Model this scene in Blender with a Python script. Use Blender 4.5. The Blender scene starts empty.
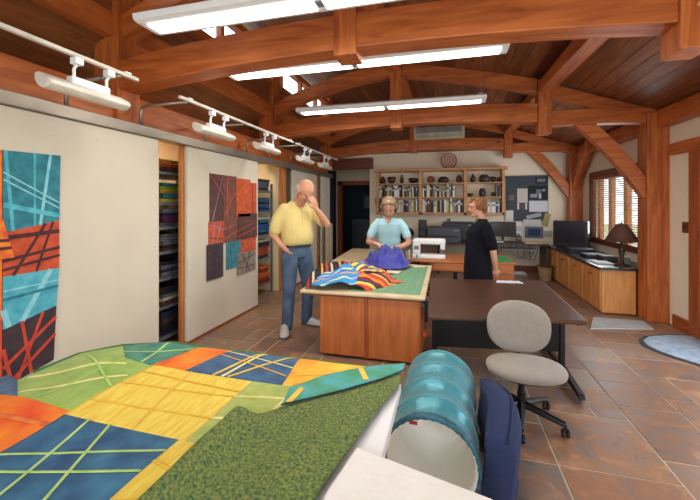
import bpy, bmesh, math, random
from mathutils import Vector, Matrix, noise
from mathutils.geometry import delaunay_2d_cdt
R = math.radians
random.seed(7)
sc = bpy.context.scene
C = sc.collection
# ------------------------------------------------------------------ camera, world, light, exposure
cam_d = bpy.data.cameras.new('camera'); cam = bpy.data.objects.new('camera', cam_d); C.objects.link(cam)
cam.location = (0, 0, 1.5); cam.rotation_euler = (R(90), 0, R(15))
cam_d.sensor_width = 36; cam_d.lens = 36*362/700; cam_d.shift_y = -46/700; cam_d.clip_start = .02
sc.camera = cam
w = bpy.data.worlds.new('sky'); sc.world = w; w.use_nodes = True
bg = w.node_tree.nodes['Background']
bg.inputs[0].default_value = (.86, .93, 1, 1); bg.inputs[1].default_value = 3.0
sc.view_settings.view_transform = 'Standard'; sc.view_settings.look = 'None'
sc.view_settings.gamma = 1; sc.view_settings.use_curve_mapping = False
sc.view_settings.exposure = 0.0
FLUO = 11      # watts per fluorescent tray lamp
def area(name, loc, rot, sx, sy, power, col=(1, .94, .85)):
    d = bpy.data.lights.new(name, 'AREA'); d.shape = 'RECTANGLE'; d.size = sx; d.size_y = sy
    d.energy = power; d.color = col
    o = bpy.data.objects.new(name, d); C.objects.link(o); o.location = loc; o.rotation_euler = rot
    return o
# area lamps: added fill from an unseen south opening, daylight at window and french door
area('fill_south', (0, -1.9, 1.5), (R(90), 0, 0), 4.4, 2.2, 78, (.93, .96, 1))
area('daylight_window', (2.60, 6.95, 1.45), (R(90), 0, R(90)), 1.7, 1.0, 34, (.9, .95, 1))
area('daylight_east', (2.62, 3.0, 1.15), (R(90), 0, R(90)), 2.6, 1.9, 38, (.80, .90, 1))
# ------------------------------------------------------------------ materials
MC = {}
def nt(name):
    m = bpy.data.materials.new(name); m.use_nodes = True
    t = m.node_tree; b = t.nodes['Principled BSDF']
    return m, t, b
def lin(c):
    return tuple(((x/255)/12.92 if x/255 <= .04045 else ((x/255+.055)/1.055)**2.4) for x in c) + (1,)
def mat(name, col, rough=.6, metal=0, var=.12, scale=8, bump=0, bscale=60, stretch=(1, 1, 1), sheen=0, emit=0, col2=None, rnd=0, spec=.5, vary_pos=None):
    if name in MC: return MC[name]
    m, t, b = nt(name); MC[name] = m
    N, L = t.nodes, t.links
    c = lin(col); c2 = lin(col2) if col2 else tuple(max(0, x*(1-var*2)) for x in c[:3])+(1,)
    tc = N.new('ShaderNodeTexCoord'); mp = N.new('ShaderNodeMapping'); mp.inputs['Scale'].default_value = stretch
    L.new(tc.outputs['Object'], mp.inputs[0])
    nz = N.new('ShaderNodeTexNoise'); nz.inputs['Scale'].default_value = scale; nz.inputs['Detail'].default_value = 4
    L.new(mp.outputs[0], nz.inputs['Vector'])
    rp = N.new('ShaderNodeValToRGB'); rp.color_ramp.elements[0].position = .32; rp.color_ramp.elements[1].position = .68
    rp.color_ramp.elements[0].color = c2; rp.color_ramp.elements[1].color = c
    L.new(nz.outputs[0], rp.inputs[0])
    out = rp.outputs[0]
    if rnd:
        oi = N.new('ShaderNodeObjectInfo'); hs = N.new('ShaderNodeHueSaturation')
        mr = N.new('ShaderNodeMapRange'); mr.inputs[3].default_value = 1-rnd; mr.inputs[4].default_value = 1+rnd
        L.new(oi.outputs['Random'], mr.inputs[0]); L.new(mr.outputs[0], hs.inputs['Value']); L.new(out, hs.inputs['Color']); out = hs.outputs[0]
    L.new(out, b.inputs['Base Color'])
    b.inputs['Roughness'].default_value = rough; b.inputs['Metallic'].default_value = metal
    b.inputs['Specular IOR Level'].default_value = spec
    if sheen: b.inputs['Sheen Weight'].default_value = sheen
    if bump:
        n2 = N.new('ShaderNodeTexNoise'); n2.inputs['Scale'].default_value = bscale; n2.inputs['Detail'].default_value = 3
        L.new(mp.outputs[0], n2.inputs['Vector'])
        bp = N.new('ShaderNodeBump'); bp.inputs['Strength'].default_value = bump; bp.inputs['Distance'].default_value = .01
        L.new(n2.outputs[0], bp.inputs['Height']); L.new(bp.outputs[0], b.inputs['Normal'])
    if emit:
        b.inputs['Emission Color'].default_value = c; b.inputs['Emission Strength'].default_value = emit
    return m
def wood(name, col, col2, axis='x', rough=.45, scale=6, knots=True, rnd=.0):
    if name in MC: return MC[name]
    m, t, b = nt(name); MC[name] = m
    N, L = t.nodes, t.links
    st = {'x': (.12, 1, 1), 'y': (1, .12, 1), 'z': (1, 1, .12)}[axis]
    tc = N.new('ShaderNodeTexCoord'); oi = N.new('ShaderNodeObjectInfo')
    ad = N.new('ShaderNodeVectorMath'); ad.operation = 'ADD'; mu = N.new('ShaderNodeMath'); mu.operation = 'MULTIPLY'; mu.inputs[1].default_value = 37
    L.new(oi.outputs['Random'], mu.inputs[0]); L.new(tc.outputs['Object'], ad.inputs[0]); L.new(mu.outputs[0], ad.inputs[1])
    mp = N.new('ShaderNodeMapping'); mp.inputs['Scale'].default_value = st; L.new(ad.outputs[0], mp.inputs[0])
    nz = N.new('ShaderNodeTexNoise'); nz.inputs['Scale'].default_value = scale*3; nz.inputs['Detail'].default_value = 6; nz.inputs['Distortion'].default_value = .6
    L.new(mp.outputs[0], nz.inputs['Vector'])
    rp = N.new('ShaderNodeValToRGB'); e = rp.color_ramp.elements
    e[0].position = .3; e[1].position = .7; e[0].color = lin(col2); e[1].color = lin(col)
    L.new(nz.outputs[0], rp.inputs[0]); out = rp.outputs[0]
    if knots:
        mp2 = N.new('ShaderNodeMapping'); mp2.inputs['Scale'].default_value = tuple(.5 if s < 1 else 1 for s in st); L.new(ad.outputs[0], mp2.inputs[0])
        vo = N.new('ShaderNodeTexVoronoi'); vo.inputs['Scale'].default_value = 2.6; L.new(mp2.outputs[0], vo.inputs['Vector'])
        r2 = N.new('ShaderNodeValToRGB'); r2.color_ramp.elements[0].position = .035; r2.color_ramp.elements[1].position = .085
        r2.color_ramp.elements[0].color = (.25, .2, .15, 1); r2.color_ramp.elements[1].color = (1, 1, 1, 1)
        L.new(vo.outputs['Distance'], r2.inputs[0])
        mx = N.new('ShaderNodeMix'); mx.data_type = 'RGBA'; mx.blend_type = 'MULTIPLY'; mx.inputs[0].default_value = 1
        L.new(out, mx.inputs[6]); L.new(r2.outputs[0], mx.inputs[7]); out = mx.outputs[2]
    if rnd:
        hs = N.new('ShaderNodeHueSaturation'); mr = N.new('ShaderNodeMapRange'); mr.inputs[3].default_value = 1-rnd; mr.inputs[4].default_value = 1+rnd
        L.new(oi.outputs['Random'], mr.inputs[0]); L.new(mr.outputs[0], hs.inputs['Value']); L.new(out, hs.inputs['Color']); out = hs.outputs[0]
    L.new(out, b.inputs['Base Color']); b.inputs['Roughness'].default_value = rough
    bp = N.new('ShaderNodeBump'); bp.inputs['Strength'].default_value = .12; L.new(nz.outputs[0], bp.inputs['Height']); L.new(bp.outputs[0], b.inputs['Normal'])
    return m
TW, TW2 = (206, 116, 54), (152, 72, 30)
wx = wood('timber_x', TW, TW2, 'x'); wy = wood('timber_y', TW, TW2, 'y'); wz = wood('timber_z', TW, TW2, 'z')
plank_m = wood('ceiling_plank', (150, 88, 48), (104, 58, 30), 'y', rough=.5, rnd=.28)
trimw = wood('trim_wood', (176, 92, 44), (132, 62, 28), 'z', knots=False); trimy = wood('trim_wood_y', (176, 92, 44), (132, 62, 28), 'y', knots=False)
darkw = wood('dark_trim', (120, 60, 36), (86, 40, 24), 'x', knots=False)
pine = wood('knotty_pine', (222, 160, 92), (196, 126, 62), 'z'); pinex = wood('shelf_oak', (204, 148, 96), (176, 118, 70), 'x', knots=False)
cherry = wood('cherry_ply', (204, 120, 60), (172, 92, 42), 'z', knots=False)
walnut = wood('table_brown', (84, 54, 38), (62, 38, 26), 'x', rough=.38, knots=False)
wall_m = mat('cream_wall', (236, 222, 198), .85, var=.02, bump=.03)
wallc = mat('closet_wall', (236, 214, 168), .85, var=.02)
panel_m = mat('pinboard_fabric', (212, 203, 184), .95, var=.03, scale=3, bump=.08, bscale=120)
steel = mat('brushed_steel', (160, 152, 140), .4, .8, var=.05)
whitem = mat('white_enamel', (232, 234, 238), .35, var=.02)
blackm = mat('black_plastic', (22, 22, 26), .4, var=.1)
blackp = mat('black_powder', (16, 17, 24), .35, var=.1)
greym = mat('grey_plastic', (120, 122, 128), .5, var=.05)
dgrey = mat('dark_grey_plastic', (66, 70, 76), .45, var=.05)
glow = mat('lamp_diffuser', (255, 252, 246), .5, var=0, emit=4.0)
paper = mat('paper_white', (226, 226, 222), .8, var=.03)
def glass_mat():
    m, t, b = nt('window_glass'); b.inputs['Transmission Weight'].default_value = 1; b.inputs['Roughness'].default_value = 0; b.inputs['IOR'].default_value = 1.05
    b.inputs['Base Color'].default_value = (1, 1, 1, 1); return m
glassm = glass_mat()
def tile_mat():
    m, t, b = nt('slate_tile'); N, L = t.nodes, t.links
    oi = N.new('ShaderNodeObjectInfo'); r1 = N.new('ShaderNodeValToRGB'); cr = r1.color_ramp; cr.interpolation = 'LINEAR'
    cols = [(150, 112, 88), (126, 100, 86), (164, 124, 94), (128, 118, 112), (140, 98, 74), (156, 134, 112), (116, 96, 86), (150, 112, 88)]
    while len(cr.elements) < len(cols): cr.elements.new(.5)
    for i, c in enumerate(cols): cr.elements[i].position = i/(len(cols)-1); cr.elements[i].color = lin(c)
    L.new(oi.outputs['Random'], r1.inputs[0])
    tc = N.new('ShaderNodeTexCoord'); ad = N.new('ShaderNodeVectorMath'); mu = N.new('ShaderNodeMath'); mu.operation = 'MULTIPLY'; mu.inputs[1].default_value = 50
    L.new(oi.outputs['Random'], mu.inputs[0]); L.new(tc.outputs['Object'], ad.inputs[0]); L.new(mu.outputs[0], ad.inputs[1])
    nz = N.new('ShaderNodeTexNoise'); nz.inputs['Scale'].default_value = 6; nz.inputs['Detail'].default_value = 9; nz.inputs['Distortion'].default_value = 1.2; L.new(ad.outputs[0], nz.inputs['Vector'])
    r2 = N.new('ShaderNodeValToRGB'); e = r2.color_ramp.elements; e[0].position = .3; e[0].color = lin((92, 74, 68)); e[1].position = .72; e[1].color = lin((204, 168, 130))
    k = e.new(.5); k.color = lin((146, 104, 76)); k = e.new(.42); k.color = lin((126, 118, 116)); k = e.new(.6); k.color = lin((172, 118, 78)); L.new(nz.outputs[0], r2.inputs[0])
    mx = N.new('ShaderNodeMix'); mx.data_type = 'RGBA'; mx.inputs[0].default_value = .45; L.new(r1.outputs[0], mx.inputs[6]); L.new(r2.outputs[0], mx.inputs[7])
    L.new(mx.outputs[2], b.inputs['Base Color']); b.inputs['Roughness'].default_value = .36
    rr = N.new('ShaderNodeMapRange'); rr.inputs[3].default_value = .25; rr.inputs[4].default_value = .5; L.new(nz.outputs[0], rr.inputs[0]); L.new(rr.outputs[0], b.inputs['Roughness'])
    bp = N.new('ShaderNodeBump'); bp.inputs['Strength'].default_value = .25; bp.inputs['Distance'].default_value = .01; L.new(nz.outputs[0], bp.inputs['Height']); L.new(bp.outputs[0], b.inputs['Normal'])
    return m
tilem = tile_mat(); grout = mat('grout', (206, 192, 166), .9)
# ------------------------------------------------------------------ mesh helpers
class MB:
    def __init__(s): s.v = []; s.f = []
    def add(s, vs, fs):
        n = len(s.v); s.v += [tuple(v) for v in vs]; s.f += [tuple(i+n for i in f) for f in fs]; return s
    def box(s, a, b):
        (x0, y0, z0), (x1, y1, z1) = a, b
        return s.add([(x0,y0,z0),(x1,y0,z0),(x1,y1,z0),(x0,y1,z0),(x0,y0,z1),(x1,y0,z1),(x1,y1,z1),(x0,y1,z1)],
                     [(0,3,2,1),(4,5,6,7),(0,1,5,4),(1,2,6,5),(2,3,7,6),(3,0,4,7)])
    def obox(s, c, size, rot=None):      # centred oriented box
        x, y, z = (d/2 for d in size); M = rot or Matrix.Identity(3)
        vs = [Vector(c)+M@Vector(p) for p in [(-x,-y,-z),(x,-y,-z),(x,y,-z),(-x,y,-z),(-x,-y,z),(x,-y,z),(x,y,z),(-x,y,z)]]
        return s.add(vs, [(0,3,2,1),(4,5,6,7),(0,1,5,4),(1,2,6,5),(2,3,7,6),(3,0,4,7)])
    def prism(s, pts, d, axis='z', lo=0):   # pts 2D polygon, extruded
        n = len(pts)
        def q(p, k):
            return {'z': (p[0], p[1], k), 'y': (p[0], k, p[1]), 'x': (k, p[0], p[1])}[axis]
        vs = [q(p, lo) for p in pts]+[q(p, lo+d) for p in pts]
        return s.add(vs, [tuple(range(n))[::-1], tuple(range(n, 2*n))]+[(i, (i+1) % n, n+(i+1) % n, n+i) for i in range(n)])
    def loft(s, rings, cap=True):
        n = len(rings[0]); vs = [p for r in rings for p in r]; fs = []
        for k in range(len(rings)-1):
            for i in range(n):
                j = (i+1) % n; fs.append((k*n+i, k*n+j, (k+1)*n+j, (k+1)*n+i))
        if cap: fs.append(tuple(range(n))[::-1]); fs.append(tuple((len(rings)-1)*n+i for i in range(n)))
        return s.add(vs, fs)
    def tube(s, pts, r, n=8, cap=True):
        pts = [Vector(p) for p in pts]; rs = r if isinstance(r, (list, tuple)) else [r]*len(pts)
        rings = []; up = None
        for i, p in enumerate(pts):
            t = (pts[min(i+1, len(pts)-1)]-pts[max(i-1, 0)]).normalized()
            if up is None: up = Vector((0, 0, 1)) if abs(t.z) < .9 else Vector((1, 0, 0))
            a = t.cross(up)
            if a.length < 1e-4: a = t.cross(Vector((0, 1, .1)))
            a.normalize(); bb = t.cross(a).normalized(); up = -bb if False else a.cross(t)
            rings.append([p+rs[i]*(math.cos(2*math.pi*k/n)*a+math.sin(2*math.pi*k/n)*bb) for k in range(n)])
        return s.loft(rings, cap)
    def ell(s, c, r, n=12, m=8, rot=None):
        c = Vector(c); M = rot or Matrix.Identity(3); vs = [c+M@Vector((0, 0, -r[2]))]
        for j in range(1, m):
            ph = -math.pi/2+math.pi*j/m
            for i in range(n):
                a = 2*math.pi*i/n; vs.append(c+M@Vector((r[0]*math.cos(ph)*math.cos(a), r[1]*math.cos(ph)*math.sin(a), r[2]*math.sin(ph))))
        vs.append(c+M@Vector((0, 0, r[2]))); fs = []
        for i in range(n): fs.append((0, 1+(i+1) % n, 1+i))
        for j in range(m-2):
            for i in range(n):
                a = 1+j*n+i; b = 1+j*n+(i+1) % n; fs.append((a, b, b+n, a+n))
        l = len(vs)-1
        for i in range(n): fs.append((l, 1+(m-2)*n+i, 1+(m-2)*n+(i+1) % n))
        return s.add(vs, fs)
    def lathe(s, prof, c=(0, 0, 0), n=20, axis='z'):
        rings = []
        for r, z in prof:
            ring = []
            for i in range(n):
                a = 2*math.pi*i/n; u, v = r*math.cos(a), r*math.sin(a)
                ring.append({'z': (c[0]+u, c[1]+v, c[2]+z), 'y': (c[0]+u, c[1]+z, c[2]-v), 'x': (c[0]+z, c[1]+u, c[2]+v)}[axis])
            rings.append(ring)
        return s.loft(rings)
    def build(s, name, m, parent=None, bevel=0, smooth=False, sub=0, remesh=0, solid=0, sm=0, seg=2):
        vs = [Vector(v) for v in s.v]
        if parent is not None: off = wloc(parent)
        else:
            lo = [min(v[k] for v in vs) for k in range(3)]; hi = [max(v[k] for v in vs) for k in range(3)]
            off = Vector(((lo[0]+hi[0])/2, (lo[1]+hi[1])/2, lo[2]))
        me = bpy.data.meshes.new(name); me.from_pydata([v-off for v in vs], [], s.f); me.update()
        if solid == 0:
            bm = bmesh.new(); bm.from_mesh(me); bmesh.ops.recalc_face_normals(bm, faces=bm.faces); bm.to_mesh(me); bm.free()
        me.materials.append(m)
        if smooth:
            me.shade_smooth()
        o = bpy.data.objects.new(name, me); C.objects.link(o)
        if parent is not None: o.parent = parent
        else: o.location = off
        if solid: d = o.modifiers.new('s', 'SOLIDIFY'); d.thickness = solid; d.offset = 0
        if bevel:
            d = o.modifiers.new('b', 'BEVEL'); d.width = bevel; d.segments = seg; d.limit_method = 'ANGLE'
            if smooth: d.harden_normals = True
        if remesh:
            d = o.modifiers.new('r', 'REMESH'); d.mode = 'VOXEL'; d.voxel_size = remesh; d.use_smooth_shade = True
        if sm: d = o.modifiers.new('sm', 'SMOOTH'); d.iterations = sm; d.factor = .5
        if sub: d = o.modifiers.new('u', 'SUBSURF'); d.levels = sub; d.render_levels = sub
        return o
def wloc(o):
    v = Vector(o.location)
    while o.parent is not None: o = o.parent; v = v+Vector(o.location)
    return v
def tag(o, label=None, cat=None, group=None, kind=None):
    if label: o['label'] = label
    if cat: o['category'] = cat
    if group: o['group'] = group
    if kind: o['kind'] = kind
    return o
def thing(name, label, cat, loc=(0, 0, 0), group=None, kind=None):
    o = bpy.data.objects.new(name, None); C.objects.link(o); o.location = loc; o.empty_display_size = .1
    return tag(o, label, cat, group, kind)
def dup(root, loc, label=None, rotz=None, group=None):
    r = root.copy(); C.objects.link(r); r.location = loc
    if rotz is not None: r.rotation_euler = (0, 0, rotz)
    if label: r['label'] = label
    if group: r['group'] = group
    for ch in list(root.children):
        c = ch.copy(); C.objects.link(c); c.parent = r
        for g in list(ch.children):
            d = g.copy(); C.objects.link(d); d.parent = c
    return r
def B(a, b): return MB().box(a, b)
def piece(name, me_src, parent, loc):
    o = me_src.copy(); o.name = name; C.objects.link(o); o.parent = parent; o.location = loc; return o
# ------------------------------------------------------------------ floor
XL, XR, YB, YS = -2.67, 2.70, 8.72, -2.0
fl = B((-4.2, YS, -.12), (3.0, 10.4, -.0035)).build('floor', grout); tag(fl, 'brown slate tiled floor of the whole room', 'floor', kind='structure')
U = .2; X0, Y0 = -3.4+.02, 1.52
NX, NY = 31, 37
occ = [[False]*NY for _ in range(NX)]; cache = {}; cnt = 0
sizes = [(2, 2), (3, 2), (2, 3), (3, 3), (2, 2), (3, 2), (3, 2)]
for j in range(NY):
    for i in range(NX):
        if occ[i][j]: continue
        random.shuffle(sizes)
        for a, b_ in sizes+[(2, 1), (1, 2), (1, 1)]:
            if i+a <= NX and j+b_ <= NY and all(not occ[p][q] for p in range(i, i+a) for q in range(j, j+b_)): break
        for p in range(i, i+a):
            for q in range(j, j+b_): occ[p][q] = True
        if (a, b_) not in cache:
            g = .0045; o = B((g, g, -.010), (a*U-g, b_*U-g, 0)).build('tile', tilem, fl, bevel=0)
            # chamfer by hand: top slightly inset
            for v in o.data.vertices:
                v.co = v.co+wloc(fl)
                if v.co.z > -.002: v.co.x += .002 if v.co.x < a*U/2 else -.002; v.co.y += .002 if v.co.y < b_*U/2 else -.002
            cache[(a, b_)] = o; o.location = Vector((X0+i*U, Y0+j*U, 0))-wloc(fl)
        else:
            piece('tile', cache[(a, b_)], fl, Vector((X0+i*U, Y0+j*U, random.uniform(-.0015, .0005)))-wloc(fl))
        cnt += 1
print('tiles', cnt)
gr = B((-30, -30, -.6), (30, 40, -.4)).build('ground', mat('lawn', (150, 160, 120), .9)); tag(gr, 'open ground outside the building', 'ground', kind='structure')
# ------------------------------------------------------------------ walls
def struct(mb, name, m, label, **k): return tag(mb.build(name, m, **k), label, 'wall' if name.startswith('wall') else name.split('_')[0], kind='structure')
# north (back) wall x -1.74..2.7, cream to z 2.9, planked gable above
struct(B((-1.74, YB, 0), (XR+.15, YB+.12, 2.72)), 'wall_back', wall_m, 'cream plaster wall behind the bookshelf and the desks')
gw = thing('wall_gable', 'wood boarded upper wall over the cream back wall', 'wall', (0, YB, 2.72), kind='structure')
for i in range(11):
    z = 2.72+i*.145; o = B((-3.0, YB+.01, z), (XR+.15, YB+.12, z+.139)).build('board', plank_m, gw)
# right wall with window hole (Y 6.02-7.9, z .8-2.05) and french door hole (Y 2.0-4.75, z 0-2.08)
rw = MB()
rw.box((XR, 7.9, 0), (XR+.15, YB, 2.75)).box((XR, 6.02, 0), (XR+.15, 7.9, .86)).box((XR, 6.02, 2.0), (XR+.15, 7.9, 2.75))
rw.box((XR, 4.98, 0), (XR+.15, 6.02, 2.75)).box((XR, 1.8, 2.10), (XR+.15, 4.98, 2.75)).box((XR, YS, 0), (XR+.15, 1.8, 2.75))
struct(rw, 'wall_right', wall_m, 'cream wall with the blinds window and the door')
struct(B((-4.2, YS-.1, 0), (-2.3, YS, 4.4)).box((2.3, YS-.1, 0), (3, YS, 4.4)).box((-2.3, YS-.1, 2.7), (2.3, YS, 4.4)).box((-2.3, YS-.1, 0), (2.3, YS, .3)), 'wall_front', wall_m, 'cream wall behind the viewer around a wide opening added for daylight')
# closet behind the sliding panels
struct(B((-3.66, YS, 0), (-3.56, 6.2, 2.62)), 'wall_closet', wallc, 'cream back wall of the fabric closet')
struct(B((-3.56, 5.74, 0), (-2.80, 5.8, 2.2)), 'wall_closet_end', wallc, 'cream partition beside the fabric shelving')
struct(B((-3.56, 2.98, 0), (-2.80, 3.02, 2.2)).box((-3.56,-1.9,0),(-2.8,-1.85,2.2)), 'wall_partition', wallc, 'cream closet partition behind the first sliding panel')
# hall
struct(B((-4.2, 10.1, 0), (-2.98, 10.2, 2.9)).box((-2.05, 10.1, 0), (-1.6, 10.2, 2.9)).box((-2.98, 10.1, 2.08), (-2.05, 10.2, 2.9)), 'wall_hall', wall_m, 'cream hall wall around the dark doorway')
struct(B((-1.74, YB+.12, 0), (-1.62, 10.1, 2.9)), 'wall_hall_side', wall_m, 'cream side wall of the hall')
struct(B((-4.2, 6.9, 0), (-4.1, 10.1, 2.9)), 'wall_hall_left', wall_m, 'cream left wall of the hall')
struct(B((-4.2, 8.6, 2.6), (-1.6, 10.2, 2.7)), 'ceiling_hall', wall_m, 'flat ceiling of the hall')
unlit_m = mat('unlit_room_dark', (52, 58, 78), .9)  # unlit room's shade put into one dark colour on walls, ceiling, floor
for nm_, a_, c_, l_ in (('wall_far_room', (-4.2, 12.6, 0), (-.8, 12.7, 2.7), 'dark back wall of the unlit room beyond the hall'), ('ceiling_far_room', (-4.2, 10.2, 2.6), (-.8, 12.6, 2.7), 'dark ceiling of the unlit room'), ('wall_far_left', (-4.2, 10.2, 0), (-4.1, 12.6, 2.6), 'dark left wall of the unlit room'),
                     ('wall_far_right', (-.9, 10.2, 0), (-.8, 12.6, 2.6), 'dark right wall of the unlit room'), ('floor_far_room', (-4.2, 10.4, -.12), (-.8, 12.6, 0), 'dark floor of the unlit room')): struct(B(a_, c_), nm_, unlit_m, l_)
d1 = thing('door_1', 'brown wood door frame of the dark doorway in the hall', 'door', (-2.5, 10.1, 0), kind='structure')
B((-3.06, 10.04, 0), (-2.94, 10.22, 2.16)).box((-2.1, 10.04, 0), (-1.98, 10.22, 2.16)).build('jamb', trimw, d1)
B((-3.06, 10.04, 2.04), (-1.98, 10.22, 2.16)).build('lintel', trimw, d1)
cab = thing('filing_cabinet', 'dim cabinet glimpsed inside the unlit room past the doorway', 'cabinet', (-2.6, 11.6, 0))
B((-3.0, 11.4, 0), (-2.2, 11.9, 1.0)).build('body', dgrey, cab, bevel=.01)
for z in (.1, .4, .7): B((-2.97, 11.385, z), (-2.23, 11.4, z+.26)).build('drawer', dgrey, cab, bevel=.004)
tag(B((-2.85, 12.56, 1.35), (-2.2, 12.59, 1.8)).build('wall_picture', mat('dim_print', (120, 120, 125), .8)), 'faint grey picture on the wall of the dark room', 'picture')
hl = B((-2.98, 8.56, 2.36), (-1.74, 8.74, 2.62)).build('trim_1', darkw); tag(hl, 'dark wood header beam over the hall opening', 'trim', kind='structure')
tag(B((-1.83, 8.7, 0), (-1.74, 8.74, 2.36)).build('trim_2', wall_m), 'cream corner casing at the hall opening', 'trim', kind='structure')
cu = MB(); pts = [(-2.98+.05*i, 8.35+.035*math.sin(i*2.1)) for i in range(9)]
for (a, b_) in zip(pts, pts[1:]): cu.add([(a[0], a[1], .03), (b_[0], b_[1], .03), (b_[0], b_[1], 2.3), (a[0], a[1], 2.3)], [(0, 1, 2, 3)])
tag(cu.build('dark_curtain', mat('navy_cloth', (20, 22, 40), .9), solid=.02, smooth=True), 'narrow navy curtain hanging beside the hall opening', 'curtain')
# baseboards and wall trims
for nm, a, b_, lb in (('baseboard_back', (-1.74, YB-.02, 0), (2.1, YB, .14), 'wood baseboard along the back wall'),
                  ('baseboard_right', (XR-.03, 4.99, 0), (XR, 5.32, .15), 'wood baseboard between the post and the door')):
    tag(B(a, b_).build(nm, trimy if 'right' in nm else wood('base_x', (150, 78, 42), (120, 58, 30), 'x', knots=False), bevel=.004), lb, 'baseboard', kind='structure')
tag(B((XR-.05, 1.0, 2.10), (XR, 5.34, 2.24)).build('trim_3', wy, bevel=.006), 'horizontal timber rail over the door on the right wall', 'trim', kind='structure')
# french door on right wall
d2 = thing('door_2', 'wooden door and casing at the right end of the right wall', 'door', (XR, 4.9, 0), kind='structure')
B((XR-.04, 4.80, 0), (XR+.10, 4.99, 2.10)).build('jamb', trimw, d2, bevel=.005)
B((XR+.0, 1.8, 0), (XR+.1, 1.95, 2.1)).build('jamb', trimw, d2)
for y0 in (1.95, 3.38):
    f = B((XR+.03, y0, .02), (XR+.07, y0+.12, 2.09)).box((XR+.03, y0+1.30, .02), (XR+.07, y0+1.42, 2.09)).box((XR+.03, y0+.12, 1.95), (XR+.07, y0+1.3, 2.09)).box((XR+.03, y0+.12, .02), (XR+.07, y0+1.3, .25)).build('door_leaf', trimw, d2)
    B((XR+.045, y0+.12, .25), (XR+.052, y0+1.3, 1.95)).build('pane', glassm, d2)
sw = thing('switch_plate', 'small brown switch plate on the cream wall by the door', 'switch', (XR, 5.12, 1.16))
B((XR-.008, 5.06, 1.16), (XR, 5.17, 1.29)).build('plate', mat('brown_plate', (120, 66, 36), .5), sw, bevel=.003)
for y in (5.085, 5.125): B((XR-.016, y, 1.2), (XR-.008, y+.02, 1.25)).build('toggle', mat('brown_toggle', (90, 50, 30), .5), sw)
# window on right wall with blinds
w1 = thing('window_1', 'wood framed window with casements behind pale slatted blinds', 'window', (XR, 6.95, .8), kind='structure')
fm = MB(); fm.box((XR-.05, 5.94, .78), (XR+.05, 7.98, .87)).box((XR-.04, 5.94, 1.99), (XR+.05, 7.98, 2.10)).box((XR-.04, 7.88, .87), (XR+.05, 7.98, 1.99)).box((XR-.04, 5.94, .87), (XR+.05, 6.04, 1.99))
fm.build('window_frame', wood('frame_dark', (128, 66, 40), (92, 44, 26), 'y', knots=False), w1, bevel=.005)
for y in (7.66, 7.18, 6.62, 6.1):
    B((XR+.04, y, .87), (XR+.1, y+.14, 1.99)).build('mullion', mat('orange_stile', (232, 130, 60), .5), w1)  # bright orange wood colour of the casement stiles
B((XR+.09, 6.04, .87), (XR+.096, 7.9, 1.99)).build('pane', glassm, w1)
bl = thing('window_blinds', 'pale horizontal slat blinds lowered over the right wall window', 'blinds', (XR-.01, 6.95, .88))
B((XR-.035, 6.05, 1.95), (XR+.02, 7.87, 1.99)).build('head_rail', trimy, bl)
sl = None; rot = Matrix.Rotation(R(28), 3, 'Y')
for i in range(30):
    z = .905+i*.0355
    if sl is None: sl = MB().obox((XR-.008, 6.96, z), (.034, 1.80, .003), rot).build('slat', mat('blind_slat', (226, 208, 180), .6), bl)
    else: piece('slat', sl, bl, (0, 0, i*.0355))
for y in (6.3, 6.96, 7.6): MB().tube([(XR-.028, y, .89), (XR-.028, y, 1.96)], .002, 5).build('cord', whitem, bl)
# clerestory windows on the left, x=-2.8
w2 = thing('window_2', 'high row of bright clerestory windows under the left eave', 'window', (-2.8, 5.5, 3.5), kind='structure')
B((-2.9, -1.9, 3.46), (-2.78, YB, 3.55)).build('window_sill', wy, w2); B((-2.9, -1.9, 3.92), (-2.78, YB, 4.02)).build('window_head', wy, w2)
for k in range(12):
    y = 8.4-.87*k; B((-2.87, y, 3.55), (-2.79, y+.07, 3.92)).build('mullion', wz, w2)
B((-2.85, -1.9, 3.55), (-2.845, YB, 3.92)).build('pane', glassm, w2)
struct(B((-2.9, YS, 3.16), (-2.82, YB, 3.46)), 'wall_clerestory', plank_m, 'boarded band below the clerestory windows')
struct(B((-2.9, YS, 3.46), (-2.82, -1.9, 4.3)), 'wall_clerestory_end', plank_m, 'boarded end of the clerestory')
# ------------------------------------------------------------------ ceiling
ce = thing('ceiling', 'sloping ceiling of reddish brown boards between the trusses', 'ceiling', (0, 3, 3), kind='structure')
def zc_(x): return 4.12-.215*(x+2.9)
def zr_(x): return 3.22-.40*(x-1.285)
bays = [(YS, -.3), (-.3, 2.6), (2.6, 5.5), (5.5, YB+.1)]
def planks(xa, xb, zf, wd, bys, th=.03):
    n = int((xb-xa)/wd)
    for (ya, yb) in bys:
        for i in range(n):
            x0 = xa+i*wd; x1 = x0+wd-.006; d = random.uniform(0, .003)
            MB().add([(x0, ya, zf(x0)-d), (x1, ya, zf(x1)-d), (x1, yb, zf(x1)-d), (x0, yb, zf(x0)-d), (x0, ya, zf(x0)+th), (x1, ya, zf(x1)+th), (x1, yb, zf(x1)+th), (x0, yb, zf(x0)+th)],
                     [(0,3,2,1),(4,5,6,7),(0,1,5,4),(1,2,6,5),(2,3,7,6),(3,0,4,7)]).build('plank', plank_m, ce)
planks(-2.95, 1.30, zc_, .17, bays); planks(1.285, 2.88, zr_, .133, bays)
planks(-4.1, -2.80, lambda x: 3.0+.42*(x+2.8), .16, bays)
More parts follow.
